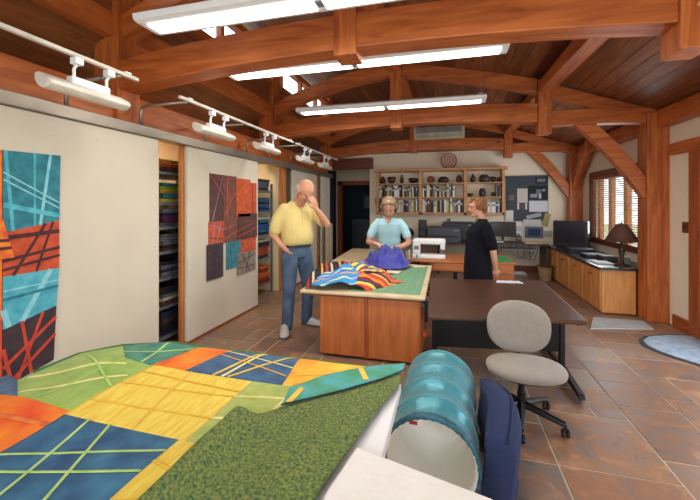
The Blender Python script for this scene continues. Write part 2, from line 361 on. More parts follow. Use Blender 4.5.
# opaque deck above the boards
MB().add([(-3.1, YS-.1, zc_(-3.1)+.05), (1.29, YS-.1, zc_(1.29)+.05), (1.29, YB+.2, zc_(1.29)+.05), (-3.1, YB+.2, zc_(-3.1)+.05)], [(0,1,2,3)]).add(
    [(1.28, YS-.1, zr_(1.28)+.05), (3.1, YS-.1, zr_(3.1)+.05), (3.1, YB+.2, zr_(3.1)+.05), (1.28, YB+.2, zr_(1.28)+.05)], [(0,1,2,3)]).add(
    [(-4.4, YS-.1, 3.05+.42*-1.6), (-2.8, YS-.1, 3.05), (-2.8, 10.2, 3.05), (-4.4, 10.2, 3.05+.42*-1.6)], [(0,1,2,3)]).build('roof_deck', darkw, ce, solid=.04)
struct(B((-4.2, YS, 0), (-4.1, 7, 2.55)), 'wall_left', plank_m, 'boarded outer wall behind the closet')
# ------------------------------------------------------------------ trusses
def curve_beam(mb, pts, h, y0, y1):       # pts: (x, z bottom); vertical depth h
    poly = [(x, z) for x, z in pts]+[(x, z+h) for x, z in reversed(pts)]
    n = len(pts)
    for i in range(n-1):
        (xa, za), (xb, zb) = pts[i], pts[i+1]
        mb.add([(xa,y0,za),(xb,y0,zb),(xb,y1,zb),(xa,y1,za),(xa,y0,za+h),(xb,y0,zb+h),(xb,y1,zb+h),(xa,y1,za+h)],
               ([(0,3,2,1),(4,5,6,7),(0,1,5,4),(2,3,7,6)]+([(3,0,4,7)] if i == 0 else [])+([(1,2,6,5)] if i == n-2 else [])))
    return mb
def arc(a, b, sag, n=12):
    return [(a[0]+(b[0]-a[0])*i/n, a[1]+(b[1]-a[1])*i/n+sag*4*(i/n)*(1-i/n)) for i in range(n+1)]
def truss(k, Y, dz, label, px=1.2, kx=-.83):
    t = thing('trim_%d' % k, label, 'beam', (-.05, Y, 2.2), kind='structure'); a, b_ = Y, Y+.19
    curve_beam(MB(), arc((-2.8, 2.52+dz), (px, 2.58+dz), .10), .255, a, b_).build('chord', wx, t, bevel=.008)
    curve_beam(MB(), arc((px+.17, 2.52+dz), (2.6, 2.49+dz), .02), .20, a+.02, b_-.02).build('chord', wx, t, bevel=.008)
    B((px, a-.02, 2.42+dz), (px+.17, b_+.01, 3.20)).build('pendant_post', wz, t, bevel=.008)
    for z in (2.66, 2.76):
        MB().lathe([(.014, -.028), (.014, 0)], (px+.085, a, z+dz), 10, 'y').build('peg', pine, t)
    B((kx, a-.015, 2.60+dz), (kx+.17, b_+.01, 3.72)).build('king_post', wz, t, bevel=.006)
    B((-3.02, a-.02, 2.2), (-2.76, b_+.03, 4.1)).build('post', wz, t, bevel=.008)
    curve_beam(MB(), arc((-2.76, 2.96), (kx, 3.42), .10), .20, a+.02, b_-.02).build('strut', wx, t, bevel=.006)
    curve_beam(MB(), arc((kx+.17, 3.42), (px, 3.02), .03), .20, a+.03, b_-.03).build('rafter', wx, t, bevel=.006)
    curve_beam(MB(), [(px+.17, 2.95-(px-1.2)*.4), (2.62, 2.50)], .19, a+.035, b_-.035).build('rafter', wx, t, bevel=.006)
    B((2.46, a-.02, 0), (2.70, b_+.05, 2.66)).build('post', wz, t, bevel=.01)
    br = MB(); n = 8; out = []; inn = []
    for i in range(n+1):
        s = i/n; x = 2.46+(1.62-2.46)*s; z = 1.52+dz+(2.56-1.52)*s+.07*math.sin(math.pi*s); out.append((x, z))
        nx, nz = .125, .09; inn.append((min(2.46, x+.19), min(z+.10, 2.56+dz)) if i else (2.46, 1.78+dz))
    inn = [(2.46, 1.82+dz)]+[(2.46+(1.87-2.46)*i/n, 1.82+dz+(2.56-1.82)*i/n+.05*math.sin(math.pi*i/n)) for i in range(1, n+1)]
    vs = []; 
    for o_, i_ in zip(out, inn): vs += [(o_[0], a+.03, o_[1]), (i_[0], a+.03, i_[1]), (i_[0], b_-.03, i_[1]), (o_[0], b_-.03, o_[1])]
    fs = []
    for i in range(n):
        q = i*4
        for c_ in range(4): fs.append((q+c_, q+(c_+1) % 4, q+4+(c_+1) % 4, q+4+c_))
    fs += [(0, 3, 2, 1), (n*4, n*4+1, n*4+2, n*4+3)]
    br.add(vs, fs).build('brace', wx, t, bevel=.006)
    return t
truss(4, 2.53, -.02, 'nearest timber truss, its arched chord crossing above the fluorescent tray', 1.305, -.80)
truss(5, 5.44, .04, 'middle timber truss resting on the big post right of the pine cabinets')
truss(6, 8.44, .09, 'farthest timber truss against the back wall over the bookshelf')
# longitudinal beams
def lbeam(k, a, b_, m, label): tag(B(a, b_).build('trim_%d' % k, m, bevel=.008), label, 'beam', kind='structure')
pm = MB()
for (xa, ya), (xb, yb) in (((1.36, YS), (1.305, 2.53)), ((1.305, 2.53), (1.20, 5.44)), ((1.20, 5.44), (1.20, YB))):
    pm.add([(xa, ya, 3.02), (xa+.17, ya, 3.02), (xb+.17, yb, 3.02), (xb, yb, 3.02), (xa, ya, 3.17), (xa+.17, ya, 3.15), (xb+.17, yb, 3.15), (xb, yb, 3.17)], [(0,3,2,1),(4,5,6,7),(0,1,5,4),(1,2,6,5),(2,3,7,6),(3,0,4,7)])
tag(pm.build('trim_7', wy), 'long purlin joining the hanging posts of the trusses', 'beam', kind='structure')
lbeam(8, (2.56, YS, 2.47), (2.72, YB, 2.68), wy, 'long eave beam above the right wall')
lbeam(9, (-2.96, YS, 2.21), (-2.80, YB-.3, 2.49), wy, 'long beam directly above the sliding panel rail')
lbeam(10, (-2.96, YS, 2.96), (-2.79, YB, 3.16), wy, 'long upper beam under the left clerestory')
lbeam(11, (-.83, YS, 3.50), (-.66, YB, 3.66), wy, 'long ridge purlin above the king posts')
# braces along Y for right posts
for yy, kk in ((8.44, 12),):
    bb = MB(); n = 8
    for i in range(n):
        s0, s1 = i/n, (i+1)/n
        def pt(s): return (yy-.75*s, 1.75+.75*s**.7)
        (ya, za), (yb, zb) = pt(s0), pt(s1)
        bb.add([(2.5, ya, za), (2.5, yb, zb), (2.5, yb, zb+.22), (2.5, ya, za+.22), (2.66, ya, za), (2.66, yb, zb), (2.66, yb, zb+.22), (2.66, ya, za+.22)],
               [(0,1,2,3),(4,7,6,5),(0,4,5,1),(3,2,6,7)]+([(0,3,7,4)] if i == 0 else [])+([(1,5,6,2)] if i == n-1 else []))
    tag(bb.build('trim_%d' % kk, wy, bevel=.006), 'curved brace from the far right post up to the eave beam', 'beam', kind='structure')
# ------------------------------------------------------------------ left wall sliding panels
rl = thing('panel_rail', 'long metal rail carrying the sliding panels', 'rail', (XL-.05, 3, 2.12))
B((XL-.10, YS+.1, 2.12), (XL+.03, 8.3, 2.21)).build('channel', steel, rl, bevel=.006)
for y in (-1.5, 0, 1.3, 2.9, 4.3, 5.7, 7.2): B((XL-.12, y, 2.16), (XL-.1, y+.06, 2.20)).build('bracket', steel, rl)
def slab(y0, y1, x, label, studs):
    p = thing('sliding_panel', label, 'panel', (x, (y0+y1)/2, .02), group='fabric covered sliding panels')
    B((x-.045, y0, .025), (x, y1, 2.118)).build('pinboard', panel_m, p, bevel=.008)
    B((x-.045, y0, .003), (x+.003, y1, .024)).build('bottom_edge', trimy, p)
    for (yy, zz) in studs: MB().ell((x+.002, yy, zz), (.006, .011, .011), 8, 5).build('tack', mat('tack', (236, 230, 216), .5), p)
    return p
slab(-.4, 2.88, XL, 'cream fabric covered sliding panel nearest the camera, behind the teal and orange quilt', [(1.9, 1.99), (1.95, 1.99), (2.25, 2.0), (2.6, 2.0), (2.84, 1.6), (2.84, 1.1), (2.84, .6), (2.84, 2.0)])
slab(3.28, 4.77, XL, 'cream sliding panel holding the rust and teal patchwork sampler', [(3.32, z) for z in (.3, .8, 1.3, 1.8, 2.05)]+[(4.73, z) for z in (.3, .8, 1.3, 1.8, 2.05)]+[(3.9, .12), (4.3, .12), (4.0, 2.05)])
slab(6.05, 7.3, XL-.02, 'cream sliding panel behind the standing man with two small dark swatches', [(6.1, 2.0), (6.7, 2.0)])
slab(7.62, 8.2, XL-.02, 'narrow greyish sliding panel next to the navy curtain', [(7.7, 2.0)])
def stud(k, y, lb, w_=.12): tag(B((-2.80 if w_ > .1 else -2.765, y, 0), (-2.72, y+w_, 2.118)).build('trim_%d' % k, wood('stud_pine', (206, 134, 72), (176, 104, 50), 'z'), bevel=.004), lb, 'post', kind='structure')
stud(13, 3.25, 'pine stud at the closet gap left of the sampler panel', .04); stud(14, 5.72, 'pine stud right of the second closet gap'); stud(15, 7.38, 'pine stud behind the standing man')
tag(B((-2.6, 7.6, .02), (-2.56, 8.0, 1.05)).build('leaning_board', mat('cream_board', (214, 196, 160), .8), bevel=.004), 'narrow cream board standing against the far left panel', 'board')
# ------------------------------------------------------------------ closet shelving
fabcols = {'teal': (30, 120, 130), 'navy': (28, 36, 70), 'mustard': (200, 150, 40), 'rust': (170, 70, 34), 'lime': (150, 180, 50), 'plum': (90, 30, 80), 'white': (210, 205, 200),
           'brown': (84, 52, 36), 'black': (28, 26, 30), 'blue': (50, 90, 160), 'yellow': (225, 200, 60), 'green': (40, 110, 60), 'red': (150, 30, 34), 'grey': (110, 112, 120), 'orange': (214, 110, 40), 'cream': (214, 198, 160)}
def fabm(c): return mat('fabric_'+c, fabcols[c], .9, var=.25, scale=30, bump=.1)
ordn = ['lowest', 'second', 'third', 'fourth', 'fifth', 'sixth', 'seventh', 'eighth']
fold = {}
def folded(x, y, z, c, lb, gp, rz, w_=.34, t=.035, d=.30):
    key = (c, round(t, 3))
    if key not in fold:
        m = MB()
        for k in range(2):
            h = t/2*.94
            m.prism([(-d/2, k*t/2), (d/2-h/2, k*t/2), (d/2, k*t/2+h*.3), (d/2, k*t/2+h*.7), (d/2-h/2, k*t/2+h), (-d/2, k*t/2+h)], w_, 'y', -w_/2)
        o = m.build('folded_fabric', fabm(c)); me = o.data
        for v in me.vertices: v.co = v.co+Vector(o.location)
        fold[key] = me; bpy.data.objects.remove(o)
    o = bpy.data.objects.new('folded_fabric', fold[key]); C.objects.link(o); o.location = (x, y, z); o.rotation_euler = (0, 0, rz)
    return tag(o, lb, 'fabric', gp)
def shelving(y0, y1, zs, name, pal):
    s = thing('shelf_unit', 'dark metal shelf rack of folded fabric in the %s closet gap' % name, 'shelf', (-3.18, (y0+y1)/2, 0))
    dm = mat('shelf_metal', (130, 136, 146), .4, .5)
    for xx in (-3.5, -2.9):
        for yy in (y0, y1-.03): B((xx, yy, 0), (xx+.03, yy+.03, zs[-1]+.12)).build('post', dm, s)
    for z in zs: B((-3.5, y0, z-.03), (-2.87, y1, z)).build('shelf', dm, s, bevel=.003)
    for si, z in enumerate(zs):
        H = (zs[si+1]-z-.06) if si+1 < len(zs) else .22
        names = pal[si]; ncol = max(1, int((y1-y0-.06)/.37))
        for cidx in range(ncol):
            y = y0+.05+(y1-y0-.1)*(cidx+.5)/ncol; zz = z+.001; k = 0
            while True:
                t = random.choice([.03, .04, .05])
                if zz+t > z+H*random.uniform(.8, 1.0) or k > 7: break
                c = random.choice(names)
                col = ['left', 'middle', 'right'][cidx] if ncol == 3 else (['left', 'right'][cidx] if ncol == 2 else 'only')
                folded(-3.04+random.uniform(-.02, .02), y, zz, c, '%s folded fabric, %s in the %s stack, %s shelf up, %s closet gap' % (c, ordn[k] if k else 'bottom', col, ordn[si], name), 'folded fabrics on the %s rack' % name, random.uniform(-.06, .06), t=t, d=.30)
                zz += t+.001; k += 1
        
shelving(3.04, 4.1, [.10, .42, .72, 1.0, 1.26, 1.52, 1.84], 'near', [['navy', 'black', 'grey', 'brown'], ['black', 'navy', 'white', 'grey', 'brown'], ['navy', 'white', 'grey', 'black'], ['navy', 'grey', 'brown', 'black'], ['black', 'plum', 'navy', 'grey'], ['yellow', 'lime', 'plum', 'green', 'red', 'teal', 'mustard'], ['rust', 'orange', 'brown', 'mustard']])
shelving(4.3, 5.62, [.22, .62, 1.0, 1.38, 1.72], 'far', [['rust', 'orange', 'red', 'brown'], ['cream', 'orange', 'rust', 'brown', 'navy'], ['navy', 'blue', 'white', 'teal'], ['green', 'navy', 'black', 'blue'], ['grey', 'black', 'brown']])
for k, y in enumerate((3.5, 5.0)):  # unseen tube lamps, added to brighten the closet shelves
    cl = thing('closet_fill_lamp', '%s added tube lamp, unseen above the rail, brightening the closet' % ('nearer' if k == 0 else 'farther'), 'lamp', (-3.0, y, 2.42))
    B((-3.03, y-.25, 2.44), (-2.97, y+.25, 2.48)).build('housing', whitem, cl); MB().tube([(-3.0, y-.23, 2.43), (-3.0, y+.23, 2.43)], .012, 8).build('tube', glow, cl)
    al = area('closet_fill_light', (0, 0, 0), (0, 0, 0), .06, .45, 8, (1, .86, .66)); al.parent = cl; al.location = (0, 0, -.01)
# ------------------------------------------------------------------ wall hung quilts (flat patchwork hanging on the panels)
def cdt_patch(poly, zf, step=.03, th=0):
    pts = [Vector(p) for p in poly]; n = len(pts)
    edge = []
    for i in range(n):
        a, b_ = pts[i], pts[(i+1) % n]; m = max(1, int((b_-a).length/step))
        for k in range(m): edge.append(a+(b_-a)*k/m)
    ne = len(edge)
    xs = [p.x for p in edge]; ys = [p.y for p in edge]
    def inside(p):
        c = False
        for i in range(n):
            a, b_ = pts[i], pts[i-1]
            if (a.y > p.y) != (b_.y > p.y) and p.x < (b_.x-a.x)*(p.y-a.y)/(b_.y-a.y)+a.x: c = not c
        return c
    inn = []
    x = min(xs)+step/2
    while x < max(xs):
        y = min(ys)+step/2
        while y < max(ys):
            p = Vector((x, y))
            if inside(p) and min((p-e).length for e in edge) > step*.5: inn.append(p)
            y += step
        x += step
    r = delaunay_2d_cdt(edge+inn, [(i, (i+1) % ne) for i in range(ne)], [], 1, 1e-6)
    return MB().add([(v.x, v.y, zf(v.x, v.y)) for v in r[0]], [tuple(f) for f in r[2]])
def cloth(name, c1, c2, scale=14, bump=.25):
    return mat(name, c1, .85, col2=c2, scale=scale, bump=bump, bscale=45, sheen=.15)
K = {'ygold': cloth('strip_ygold', (238, 194, 50), (228, 176, 36)), 'sage2': cloth('batik_sage_pale', (178, 188, 96), (150, 172, 78)), 'teal': cloth('batik_teal', (52, 136, 148), (28, 104, 122)), 'aqua': cloth('batik_aqua', (92, 182, 196), (52, 152, 172)), 'orange': cloth('batik_orange', (230, 132, 44), (206, 78, 30)),
     'rust': cloth('batik_rust', (206, 84, 44), (168, 58, 30)), 'dark': cloth('batik_dark', (64, 44, 50), (36, 28, 38)), 'pale': cloth('batik_pale', (150, 208, 214), (110, 186, 200)),
     'yellow': cloth('batik_yellow', (238, 208, 74), (222, 178, 44)), 'gold': cloth('batik_gold', (236, 176, 52), (220, 150, 30)), 'blue': cloth('batik_blue', (42, 98, 140), (24, 62, 104)),
     'sage': cloth('batik_sage', (158, 186, 84), (128, 166, 66)), 'green': cloth('batik_green', (60, 140, 110), (28, 106, 96)), 'lime': cloth('strip_lime', (190, 218, 130), (150, 196, 96)),
     'cream': cloth('strip_cream', (236, 232, 160), (222, 216, 120)), 'maroon': cloth('strip_maroon', (84, 36, 36), (56, 24, 28)), 'brownq': cloth('batik_brown', (128, 76, 60), (92, 54, 46)), 'greyq': cloth('batik_grey', (150, 136, 118), (120, 104, 90)),
     'wine': cloth('batik_wine', (96, 52, 46), (64, 36, 38)), 'fire': cloth('batik_fire', (214, 96, 36), (168, 60, 26), 30), 'redstrip': cloth('strip_red', (206, 70, 44), (180, 52, 34)), 'slate': cloth('strip_slate', (150, 150, 160), (120, 120, 130))}
def wallquad(q, quadpts, m, x, parent, name='patch', d=.006):
    MB().prism(quadpts, d, 'x', x).build(name, m, parent)
def ribbon(pts, wd):       # planar ribbon polygon from polyline
    L, Rr = [], []
    pts = [Vector(p) for p in pts]
    for i, p in enumerate(pts):
        t = (pts[min(i+1, len(pts)-1)]-pts[max(0, i-1)]).normalized(); nn = Vector((-t.y, t.x))*wd/2
        L.append(p+nn); Rr.append(p-nn)
    return L+Rr[::-1]
def clipseg(a, b_, poly):     # clip segment to convex poly
    a = Vector(a); b_ = Vector(b_); t0, t1 = 0, 1; n = len(poly); cen = sum((Vector(p) for p in poly), Vector((0, 0)))/n
    for i in range(n):
        p, q = Vector(poly[i]), Vector(poly[(i+1) % n]); nn = Vector((q.y-p.y, p.x-q.x))
        if nn.dot(cen-p) < 0: nn = -nn
        da, db = nn.dot(a-p), nn.dot(b_-p)
        if da < 0 and db < 0: return None
        if da < 0: t0 = max(t0, da/(da-db))
        elif db < 0: t1 = min(t1, da/(da-db))
    if t1-t0 < .02: return None
    return a+(b_-a)*t0, a+(b_-a)*t1
def hung(quilt, poly, m, strips, x):
    F_ = lambda p: (p[0]*.9375-.02, p[1]*.9375+.035)
    poly = [F_(p) for p in poly]; strips = [(F_(a), F_(b_), wd*.9375, c) for a, b_, wd, c in strips]
    MB().prism(poly, .008, 'x', x).build('patch', K[m], quilt)
    for q_, (a, b_, wd, c) in enumerate(strips):
        s = clipseg(a, b_, poly)
        if s: MB().prism(ribbon(s, wd), .002+.0006*q_, 'x', x+.008).build('strip', K[c], quilt)
q1 = thing('hanging_quilt', 'unfinished quilt top of teal, rust and aqua blocks pinned to the nearest panel', 'quilt', (XL+.004, 1.7, .35))
x = XL+.003
hung(q1, [(1.74, 1.37), (2.10, 1.44), (2.11, 1.93), (1.74, 1.92)], 'teal', [((1.75, 1.95), (1.80, 1.35), .022, 'aqua'), ((1.93, 1.95), (1.93, 1.3), .014, 'aqua'), ((2.04, 1.95), (1.95, 1.3), .02, 'pale'), ((1.64, 1.83), (2.12, 1.56), .010, 'pale'), ((1.64, 1.78), (2.12, 1.52), .010, 'pale'), ((1.64, 1.58), (2.12, 1.47), .034, 'aqua')], x)
hung(q1, [(1.74, 1.08), (2.10, 1.08), (2.10, 1.44), (1.74, 1.37)], 'rust', [((1.64, 1.33), (2.12, 1.36), .03, 'maroon'), ((2.02, 1.45), (1.78, 1.05), .02, 'maroon'), ((2.06, 1.45), (1.93, 1.05), .016, 'maroon'), ((1.64, 1.17), (2.12, 1.24), .022, 'maroon'), ((1.64, 1.11), (2.12, 1.18), .018, 'maroon')], x)
hung(q1, [(1.74, .73), (2.08, .80), (2.10, 1.08), (1.74, 1.08)], 'aqua', [((2.05, 1.1), (1.82, .7), .035, 'pale'), ((1.68, 1.1), (1.78, .7), .035, 'pale'), ((1.64, .98), (2.12, .99), .012, 'pale'), ((1.64, .92), (2.12, .95), .02, 'teal')], x)
hung(q1, [(1.74, .34), (2.06, .40), (2.08, .80), (1.74, .73)], 'dark', [((1.70, .8), (1.80, .3), .022, 'redstrip'), ((1.84, .82), (1.92, .3), .02, 'redstrip'), ((2.08, .72), (1.64, .40), .022, 'redstrip'), ((2.08, .60), (1.70, .30), .022, 'redstrip'), ((2.0, .82), (1.8, .3), .018, 'redstrip')], x)
hung(q1, [(1.2, 1.45), (1.735, 1.40), (1.735, 1.92), (1.2, 1.94)], 'orange', [((1.3, 1.9), (1.65, 1.5), .03, 'gold')], x)
hung(q1, [(1.2, 1.20), (1.80, 1.20), (1.735, 1.46), (1.2, 1.46)], 'orange', [((1.2, 1.26), (1.81, 1.27), .02, 'maroon'), ((1.2, 1.33), (1.81, 1.32), .02, 'maroon')], x+.009)
hung(q1, [(1.2, .80), (1.735, .80), (1.735, 1.2), (1.2, 1.2)], 'orange', [((1.2, .9), (1.65, 1.0), .02, 'gold')], x)
hung(q1, [(1.2, .34), (1.735, .34), (1.735, .80), (1.2, .80)], 'rust', [], x)
q2 = thing('patchwork_sampler', 'unfinished patchwork of rust, brown and teal pieces pinned to the middle panel', 'quilt', (XL+.004, 4.3, .6))
G_ = lambda p: (3.84+(p[0]-3.8)*1.09, (1.34-(1.34-p[1])*.82) if p[1] < 1.34 else 1.34+(p[1]-1.34)*1.04)
def S2(y0, y1, z0, z1, m, strips=(), k=0): hung(q2, [G_(p) for p in ((y0, z0), (y1, z0), (y1, z1), (y0, z1))], m, [(G_(a), G_(b_), w_, c) for a, b_, w_, c in strips], XL+.003+k*.009)
S2(3.86, 4.12, 1.34, 1.92, 'wine', [((3.88, 1.9), (4.12, 1.66), .01, 'rust'), ((3.95, 1.95), (4.12, 1.78), .008, 'rust'), ((3.9, 1.34), (4.1, 1.9), .008, 'slate')])
S2(4.12, 4.40, 1.34, 1.92, 'brownq', [((4.12, 1.4), (4.4, 1.75), .014, 'rust'), ((4.2, 1.92), (4.2, 1.34), .014, 'fire')])
S2(4.38, 4.72, 1.38, 1.90, 'fire', [], 1)
S2(4.72, 4.90, 1.40, 1.86, 'rust', [((4.8, 1.9), (4.78, 1.3), .012, 'maroon')])
S2(3.84, 4.12, .98, 1.34, 'rust', [((3.86, 1.3), (4.12, 1.2), .012, 'slate'), ((3.86, 1.1), (4.12, 1.05), .012, 'maroon'), ((3.95, 1.34), (3.9, .98), .01, 'slate'), ((4.06, 1.34), (3.98, .98), .01, 'slate')])
S2(4.12, 4.42, .98, 1.34, 'brownq', [((4.12, 1.2), (4.42, 1.28), .012, 'rust'), ((4.12, 1.05), (4.42, 1.15), .012, 'rust')])
S2(4.42, 4.90, 1.0, 1.42, 'wine', [((4.42, 1.05), (4.9, 1.18), .012, 'rust'), ((4.42, 1.15), (4.9, 1.3), .01, 'rust'), ((4.42, 1.3), (4.9, 1.32), .01, 'brownq')], 1)
S2(3.80, 4.10, .46, 1.0, 'dark', [((3.8, .9), (4.1, .7), .01, 'wine'), ((3.9, 1.0), (3.95, .4), .012, 'maroon')], 1)
S2(4.18, 4.50, .54, .98, 'teal', [((4.25, .98), (4.3, .5), .012, 'blue')])
S2(4.50, 4.88, .74, 1.0, 'rust', [((4.5, .8), (4.9, .95), .012, 'orange')])
S2(4.42, 4.86, .40, .76, 'greyq', [((4.42, .6), (4.9, .7), .012, 'dark'), ((4.5, .76), (4.7, .4), .012, 'dark'), ((4.42, .5), (4.86, .5), .01, 'dark'), ((4.7, .76), (4.6, .4), .01, 'dark')], 1)
for (y, z, h, c, lb) in ((6.25, 1.45, .42, 'wine', 'maroon quilt swatch pinned to the panel behind the man'), (6.62, 1.55, .40, 'dark', 'slim black quilt swatch pinned to the panel behind the man')):
    tag(MB().prism([(y, z), (y+.24 if c == 'wine' else y+.12, z), (y+.24 if c == 'wine' else y+.12, z+h), (y, z+h)], .008, 'x', XL-.017).build('quilt_swatch', K[c]), lb, 'swatch')
# ------------------------------------------------------------------ track lights over the panels
def track(y0, y1, lb):
    t = thing('track_bar', lb, 'track', (-2.2, (y0+y1)/2, 2.40))
    B((-2.215, y0, 2.40), (-2.185, y1, 2.425)).build('bar', mat('track_white', (214, 208, 196), .4), t, bevel=.004)
    for y in (y0+.1, y1-.12): B((-2.222, y, 2.425), (-2.178, y+.05, 2.435)).build('clip', whitem, t, bevel=.003)
    return t
tk = [track(.7, 2.17, 'nearest white lighting track above the teal quilt'), track(2.60, 4.95, 'middle white lighting track above the sampler panel'), track(5.05, 7.2, 'farthest white lighting track near the hall')]
for y, lb in ((2.02, 'bent steel arm holding the nearest lighting track'), (2.69, 'bent steel arm at the near end of the middle track'), (3.60, 'bent steel arm behind the second flood light'), (4.5, 'bent steel arm before the third flood light'), (5.12, 'bent steel arm at the near end of the farthest track'), (5.95, 'bent steel arm at the middle of the farthest track')):
    tag(MB().tube([(-2.69, y, 2.19), (-2.69, y, 2.34), (-2.675, y, 2.375), (-2.64, y, 2.39), (-2.20, y, 2.392)], .014, 8).build('support_arm', steel, tk[0 if y < 2.5 else (1 if y < 5 else 2)], smooth=True))
def flood():
    t = thing('flood_light', 'nearest white trough flood light on the track, over the first panel', 'light', (-2.2, 1.81, 2.15), 'white flood lights on the tracks')
    L = .275; prof = [(-.072, .030), (-.055, -.008), (-.02, -.028), (.02, -.028), (.055, -.008), (.072, .030), (.045, .048), (-.045, .048)]
    ra = R(-28); pr = [(-2.24+p[0]*math.cos(ra)-p[1]*math.sin(ra), 2.20+p[0]*math.sin(ra)+p[1]*math.cos(ra)) for p in prof]
    MB().prism(pr, 2*L, 'y', 1.81-L).build('housing', mat('flood_white', (224, 218, 206), .35), t, bevel=.012, seg=3)
    B((-2.255, 1.69, 2.235), (-2.20, 1.95, 2.285)).build('ballast', whitem, t, bevel=.008)
    for y in (1.71, 1.93):
        MB().tube([(-2.215, y, 2.25), (-2.215, y+.0, 2.33), (-2.2, y+.01, 2.365)], .010, 6).build('hook', whitem, t)
        B((-2.225, y-.02, 2.355), (-2.175, y+.035, 2.399)).build('adapter', whitem, t, bevel=.006)
    MB().tube([(-2.2, 1.86, 2.36), (-2.19, 1.87, 2.33), (-2.21, 1.87, 2.30)], .004, 5).build('cord', blackm, t)
    return t
f0 = flood()
for y, lb in ((3.14, 'second white flood light, above the left part of the sampler panel'), (4.22, 'third white flood light along the tracks'), (5.52, 'fourth white flood light along the tracks, above the man'), (6.5, 'fifth and farthest white flood light near the hall')):
    dup(f0, (-2.2, y, 2.15), lb)
# ------------------------------------------------------------------ fluorescent trays
def tray(y, z, label, xc=-.77, pw=1):
    t = thing('fluorescent_tray', label, 'ceiling light', (xc, y, z), 'suspended fluorescent trays')
    x0, x1 = xc-1.23, xc+1.23
    prof = [(-.125, .045), (-.115, .008), (-.08, 0), (.08, 0), (.115, .008), (.125, .045), (.08, .07), (-.08, .07)]
    MB().prism([(y+p[0], z+p[1]) for p in prof], 2.46, 'x', x0).build('housing', whitem, t, bevel=.006)
    for a in (x0+.06, xc+.03):
        B((a, y-.06, z-.012), (a+1.14, y+.06, z+.004)).build('diffuser', glow, t, bevel=.003)
    B((xc-.02, y-.03, z-.008), (xc+.02, y+.03, z)).build('coupler', greym, t)
    for a in (x0+.35, x1-.06):
        top = zc_(a)
        MB().tube([(a, y, z+.08), (a, y, top)], .0035, 5).build('wire', steel, t)
        MB().lathe([(.03, 0), (.03, .012), (.01, .02)], (a, y, z+.085), 10).build('mount', whitem, t)
    for a in (x0+.63, xc+.60):
        l = area('fluorescent_lamp', (a, y, z-.02), (0, 0, 0), 1.12, .15, FLUO*pw); l.parent = t; l.location = Vector((a, y, z-.02))-wloc(t)
    return t
tray(2.0, 2.675, 'nearest suspended fluorescent tray at the top edge of the view', -.72)
tray(3.02, 2.70, 'middle suspended fluorescent tray just beyond the nearest truss')
tray(4.70, 2.76, 'farthest suspended fluorescent tray in front of the middle truss', pw=1.7)
# ------------------------------------------------------------------ island cutting table
it = thing('cutting_table', 'wooden cutting table with a pale edged top in the middle of the room', 'table', (-.8, 4.2, 0))
TZ = .655
top = MB().prism([(-1.40, 3.31), (-.19, 3.32), (-.20, 5.10), (-1.50, 5.10)], .03, 'z', TZ-.03).build('tabletop', mat('cream_laminate', (222, 200, 160), .4), it, bevel=.01)
MB().prism([(-1.36, 3.345), (-.22, 3.355), (-.23, 5.07), (-1.46, 5.07)], .02, 'z', TZ-.052).build('underframe', mat('edge_brown', (120, 70, 40), .6), it)
B((-1.22, 3.44, .02), (-.76, 3.98, TZ-.05)).build('cabinet_body', cherry, it, bevel=.003)
B((-.735, 3.40, .02), (-.235, 3.98, TZ-.05)).build('cabinet_body', cherry, it, bevel=.003)
for a, b_ in ((-1.215, -.765), (-.725, -.245)):
    B((a, 3.385, .03), (b_, 3.40, TZ-.055)).build('front_panel', cherry, it, bevel=.003)
B((-.765, 3.395, .02), (-.735, 3.45, TZ-.05)).build('divider', trimw, it)
B((-1.22, 4.40, 0), (-.24, 4.98, TZ-.05)).build('cabinet_body', cherry, it, bevel=.003)
cm = thing('cutting_mat', 'green gridded cutting mat covering the cutting table', 'mat', (-.6, 4.2, TZ))
MB().prism([(-.92, 3.40), (-.24, 3.41), (-.25, 5.0), (-.92, 5.0)], .004, 'z', TZ).build('mat_sheet', mat('mat_green', (104, 152, 122), .6, var=.05), cm)
ylw = mat('mat_yellow', (196, 200, 90), .6)
for k in range(7): B((-.90+k*.1, 3.42, TZ+.004), (-.898+k*.1, 4.98, TZ+.0046)).build('grid_line', ylw, cm)
for k in range(15): B((-.91, 3.46+k*.105, TZ+.004), (-.25, 3.462+k*.105, TZ+.0046)).build('grid_line', ylw, cm)
t2 = thing('side_table', 'narrow cream topped table running back along the left of the cutting table', 'table', (-1.5, 5.8, 0))
MB().prism([(-1.66, 5.13), (-1.15, 5.13), (-1.15, 6.7), (-1.75, 6.7)], .03, 'z', TZ-.03).build('tabletop', MC['cream_laminate'], t2, bevel=.008)
for (a, b_) in ((-1.6, 5.2), (-1.22, 5.2), (-1.66, 6.6), (-1.22, 6.6)): B((a, b_, 0), (a+.04, b_+.04, TZ-.03)).build('leg', trimw, t2)
# tools hanging at island right side
tl = thing('tool_strip', 'strip of small tools hanging on the right side of the cutting table', 'rack', (-.17, 4.2, .3))
B((-.235, 3.5, .52), (-.21, 4.8, .56)).build('rail', greym, tl)
for k, c in enumerate([(30, 30, 34), (200, 200, 204), (220, 90, 40), (40, 40, 46), (180, 180, 184)]):
    B((-.21, 3.55+.25*k, .36), (-.18, 3.60+.25*k, .54)).build('tool', mat('tool%d' % k, c, .4), tl, bevel=.01)
tag(MB().ell((-.205, 3.47, .27), (.025, .03, .03)).build('pin_cushion', mat('orange_cloth', (232, 90, 40), .7), smooth=True), 'small orange pincushion hanging on the cutting table side', 'pincushion')
